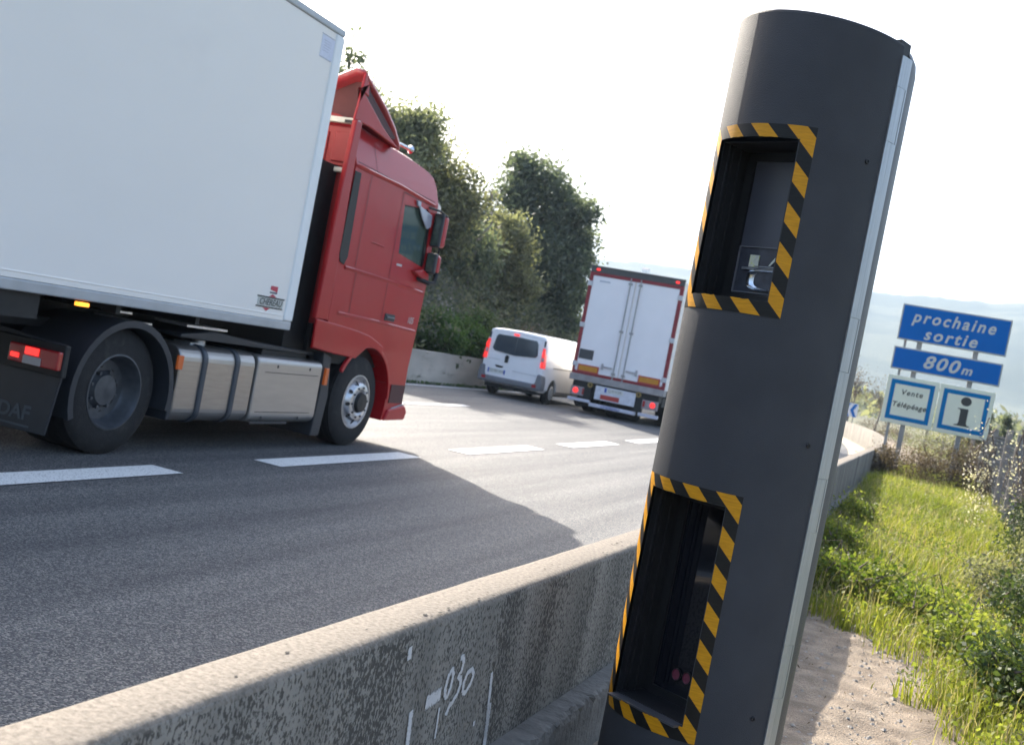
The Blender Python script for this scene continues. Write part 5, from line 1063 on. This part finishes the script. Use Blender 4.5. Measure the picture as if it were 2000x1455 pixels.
# pebbles on the dirt
n = 5200; px_ = rg.uniform(-1.0, .9, n); py_ = rg.uniform(3.4, 9.2, n); k = px_ < edge(py_)+.35; px_, py_ = px_[k], py_[k]
pb = B()
for i in range(len(px_)):
    r_ = .003+.016*rg.uniform()**5 ; z0 = float(gz(np.array([px_[i]]), np.array([py_[i]]))[0]); v = [(px_[i]+r_*a*rg.uniform(.7, 1.3), py_[i]+r_*b_*rg.uniform(.7, 1.3), z0+r_*c*.6) for a, b_, c in ((1, 0, 0), (0, 1, 0), (-1, 0, 0), (0, -1, 0), (0, 0, 1), (.5, .5, .7))]
    pb.add(v, [(0, 5, 4), (0, 1, 5), (1, 4, 5), (1, 2, 4), (2, 3, 4), (3, 0, 4)])
tag(pb.build('gravel', M('pebble', (.3, .27, .235), .9, var=.35, scale=25), None), 'small stones strewn over the bare dirt', 'gravel', kind='stuff')
# litter of twigs and dry leaves on the dirt
n = 420; C = np.stack([rg.uniform(-.9, .7, n), rg.uniform(3.6, 8.6, n), np.zeros(n)], 1); C[:, 2] = gz(C[:, 0], C[:, 1])+.008; k = C[:, 0] < edge(C[:, 1])+.3; C = C[k]
tag(leaves('dry_litter', C, .011, rg.uniform(0, 1, len(C)), LM['brown'], seed=12, asp=.25), 'dry leaves and twigs lying on the dirt', 'litter', kind='stuff')
# clumps with dark feet along the dirt edge, brambles along the fence
def bush(name, label, cat, x, y, w_, h_, mt, nc, nl, leaf, seed, group, asp=.6, twigs=3, spread=.06, z=None, dep=1.):
    z0 = float(gz(np.array([x]), np.array([y]))[0]) if z is None else z
    return tree(name, label, cat, (x, y, z0), [(x, y, z0+h_*.55, w_, w_*dep, h_*.5), (x+w_*.4, y+w_*.3, z0+h_*.4, w_*.7, w_*.7*dep, h_*.4)], LM[mt], nc, nl, leaf=leaf, spread=spread, seed=seed, group=group, tr=.005, twigs=twigs, asp=asp)
BG = 'brambles growing through the wire fence'
bl = [('bramble nearest the camera, spilling from the lower right corner', .95, 5.2, .34, .5), ('leafy bramble at the dirt edge in the lower right', .72, 6.2, .3, .42), ('tall bramble climbing the fence at the right edge', 1.12, 7.6, .26, .95),
      ('dense bramble under the wire at the right side', .95, 8.6, .34, .55), ('bramble halfway along the fence, covering its foot', 1.12, 10.6, .3, .8), ('bramble against the far end of the wire panel', 1.15, 12.8, .3, .7), ('low bramble between grass and fence', .75, 9.8, .3, .4)]
for i, (lb_, x, y, w_, h_) in enumerate(bl): bush('bramble', lb_, 'bramble', x, y, w_, h_, 'ivy' if i % 2 else 'olive', 190, 22, .016, 60+i, BG)
WG = 'weed clumps at the edge of the dirt'
wl = [('dark leafy weed clump right beside the camera tower', -.48, 8.55), ('weed clump with shaded foot left of the middle of the dirt edge', -.12, 8.45), ('weed clump where the dirt edge turns', .2, 8.05), ('weed clump above the pale stones', .42, 7.3), ('small weed clump beside the lower brambles', .56, 6.5), ('leafy clump against the barrier foot far down the verge', -.62, 13.2), ('leafy clump close beside the tower against the barrier', -.65, 10.6)]
for i, (lb_, x, y) in enumerate(wl): bush('weed_clump', lb_, 'weeds', x, y, .22, .3, 'lime', 110, 22, .017, 80+i, WG)

# ------------------------------------------------------------------ wire fence
fe = thing('wire_fence', 'rusty chain-link fence on concrete posts along the right of the verge', 'fence', (FX, 12, 0))
m_wire = M('galvanised_wire', (.2, .19, .18), .6, .5, var=.3, scale=20); m_cpost = M('fence_post_concrete', (.26, .235, .21), .9, var=.2, scale=6, bump=.4)
def fx_(y): return FX+off(y, 26, 1/372.)
for y in (6.9, 9.4, 11.9, 14.4, 16.9, 19.4, 23.5, 27.5, 32, 37, 42, 48):
    z0 = float(gz(np.array([FX]), np.array([y]))[0])-.05; b = B(); b.prism([(fx_(y)-.05, y-.05), (fx_(y)+.05, y-.05), (fx_(y)+.04, y+.05), (fx_(y)-.04, y+.05)], z0, z0+1.42, 2); b.build('post', m_cpost, fe, bevel=.012)
wb = B(); st = .065; H_ = 1.2
def wire(p, q, r=.0014):
    p, q = Vector(p), Vector(q); d = (q-p).normalized(); a = Vector((1, 0, 0)); c = d.cross(a).normalized()
    wb.add([p+a*r, p+c*r, p-a*r-c*r, q+a*r, q+c*r, q-a*r-c*r], [(0, 1, 4, 3), (1, 2, 5, 4), (2, 0, 3, 5)])
y = 5.0-H_
while y < 27:
    for dr in (1, -1):
        ya, yb = (y, y+H_) if dr == 1 else (y+H_, y)
        wire((fx_(ya), ya, .12+.2*min(1, max(0, (ya-9)/10))), (fx_(yb), yb, .12+H_+.2*min(1, max(0, (yb-9)/10))), .0014 if y < 14 else .002)
    y += st if y < 16 else .12
for z_ in (.14, .72, 1.3): 
    for y in range(5, 48): wire((fx_(y), y, z_+.2*min(1, max(0, (y-9)/10))), (fx_(y+1), y+1, z_+.2*min(1, max(0, (y-8)/10))), .003)
wb.build('wire_mesh', m_wire, fe, fix=False)
# scrub behind the fence
SG = 'scrub behind the wire fence'
sb_ = [('purplish bare scrub behind the near fence at the right edge', 1.75, 8.5, .45, 1.2, 'brown'), ('brown twiggy scrub behind the fence, next along', 1.8, 10.4, .5, 1.25, 'brown'), ('brown scrub behind the fence below the blossom', 1.85, 12.6, .55, 1.3, 'brown'), ('tangled scrub behind the middle fence posts', 1.9, 15.2, .6, 1.2, 'brown'),
       ('grey-brown scrub right of the sign post', 1.9, 18.2, .6, 1.1, 'brown'), ('tangled scrub behind the lower right sign panel', 1.7, 22, .6, 1.0, 'brown'), ('brown hedge scrub under the left sign panel', 1.2, 30, .8, 1.15, 'brown'), ('green-brown scrub where the verge narrows beyond the sign', .6, 36, 1.0, 1.2, 'olive'), ('scrub at the far end of the verge', -.2, 46, 1.2, 1.2, 'olive'), ('scrub beyond the bend by the chevron sign', -2.2, 58, 1.4, 1.0, 'brown')]
for i, (lb_, x, y, w_, h_, mt) in enumerate(sb_): bush('scrub', lb_, 'shrub', x, y, w_, h_, mt, 260, 16, .022 if y < 20 else .04, 100+i, SG, asp=.25, twigs=22, spread=.1, z=.15, dep=1.5)
b_ = ppos(2.1, 15); bush('blossom_bush', 'bush with white blossom behind the fence beside the information panel', 'shrub', b_.x+.1, b_.y, .15, 1.75, 'blossom', 60, 9, .014, 130, None, asp=.7, twigs=26, spread=.06, z=.1)
b_ = ppos(3.3, 13); bush('blossom_bush', 'smaller white blossom bush at the extreme right edge', 'shrub', b_.x+.2, b_.y, .15, 1.7, 'blossom', 40, 8, .013, 131, None, asp=.7, twigs=26, spread=.06, z=.1)
for i, (az, lb_) in enumerate(((1.5, 'dark cypress just right of the information panel'), (2.3, 'dark cypress second from the information panel'), (3.2, 'dark cypress nearest the right edge of the photo'))):
    p = ppos(az, 48); tree('cypress', lb_, 'tree', (p.x, p.y, -.1), [blob(az, -.6, 48, .32, 1.0), blob(az, .4, 48, .18, .7)], LM['dark'], 130, 40, leaf=.06, spread=.1, seed=140+i, group='cypresses behind the fence', tr=.06)
for i, (lb_, x, y, w_, h_) in enumerate((('dry brown brush between the two sign posts', -.1, 22.5, .4, .75), ('dry brown brush at the foot of the left sign post', -.75, 23, .3, .6), ('dry brown brush under the information panel', .55, 22.6, .35, .85))):
    bush('dry_brush', lb_, 'shrub', x, y, w_, h_, 'brown', 200, 16, .03, 170+i, 'dry brush at the foot of the sign', asp=.25, twigs=16, spread=.1)
# bare trees past the bend
for i, (az, d, top, lb_) in enumerate(((-3.9, 75, 1.5, 'bare grey tree right beside the tower edge, beyond the bend'), (-2.6, 82, 1.0, 'bare grey tree left of the information panels, beyond the bend'), (-5.3, 78, .8, 'bare tree hidden mostly by the tower'))):
    p = ppos(az, d); tree('bare_tree', lb_, 'tree', (p.x, p.y, 0), [blob(az, top-.2, d, .5, .8), blob(az+.35, top-.6, d, .4, .5)], LM['brown'], 45, 18, leaf=.06, spread=.4, seed=150+i, group='bare trees beyond the bend', bark=m_barkg, tr=.13, twigs=26)
# houses on the far hill and down in the valley
m_hw = M('house_wall', (.7, .62, .52), .8); m_hr = M('house_roof', (.32, .16, .1), .8); random.seed(3)
hl = ['cream house near the hill top, right of the sign', 'pale house low on the hill, right of the sign', 'white villa beside the upper sign panel', 'long pale building at the hill foot beyond the chevron sign', 'cream house at the hill foot left of the chevron sign', 'pale house halfway up the hill between tower and sign', 'small house at the ridge above the lorry', 'pale house at the hill foot left of the information panels']
for i, (az, el_, s_) in enumerate(((2.6, 4.9, 16), (2.3, 3.1, 14), (2.75, 4.0, 15), (-2.8, .55, 40), (-4.3, .4, 26), (-2.4, 3.4, 14), (-15.0, 4.9, 10), (-1.9, .7, 24))):
    rr_ = 1400 if el_ < 1 else 900+el_*178; p = ppos(az, rr_, el_); z0 = p.z-6
    hs = thing('hill_house', hl[i], 'house', (p.x, p.y, z0-8), group='houses on the far hill')
    b = B(); b.box(p.x-s_/2, p.x+s_/2, p.y-5, p.y+5, z0-8, z0+6); wl_ = b.build('wall', m_hw, hs)
    b = B(); b.prism([(p.y-6, z0+6), (p.y, z0+9), (p.y+6, z0+6)], p.x-s_/2-.5, p.x+s_/2+.5, 0); b.build('roof', m_hr, hs)
    b = B()
    for k in range(3): b.box(p.x-s_/2+s_*(.2+.25*k), p.x-s_/2+s_*(.28+.25*k), p.y-5.05, p.y-4.99, z0+1, z0+3.5)
    b.build('window', m_plast, hs)
# tree belt on the plain between verge and hill reads as one mass
rg = np.random.default_rng(91); n = 900; a_ = R(1)*rg.uniform(-26, 12, n); d_ = rg.uniform(230, 800, n); C = np.stack([d_*np.sin(a_), d_*np.cos(a_), rg.uniform(0, 5, n)], 1)
C = np.repeat(C, 26, 0)+rg.normal(size=(n*26, 3))*np.array([4, 4, 1.6]); tag(leaves('far_woods', C, 1.1, np.repeat(rg.uniform(0, 1, n), 26), LM['olive'], seed=3), 'hazy far-off woods on the plain below the hills', 'woods', kind='stuff')
# ------------------------------------------------------------------ haze
b = B(); b.box(-4400, 4400, -4400, 4400, -2, 420)
hz = bpy.data.materials.new('haze'); hz.use_nodes = True; N = hz.node_tree.nodes; N.remove(N['Principled BSDF'])
pv = N.new('ShaderNodeVolumePrincipled'); pv.inputs['Color'].default_value = (.38, .5, .64, 1); pv.inputs['Density'].default_value = .00045; pv.inputs['Anisotropy'].default_value = .2
hz.node_tree.links.new(pv.outputs[0], N['Material Output'].inputs['Volume'])
tag(b.build('haze', hz), 'pale morning haze fading the far hills', 'haze', kind='stuff')
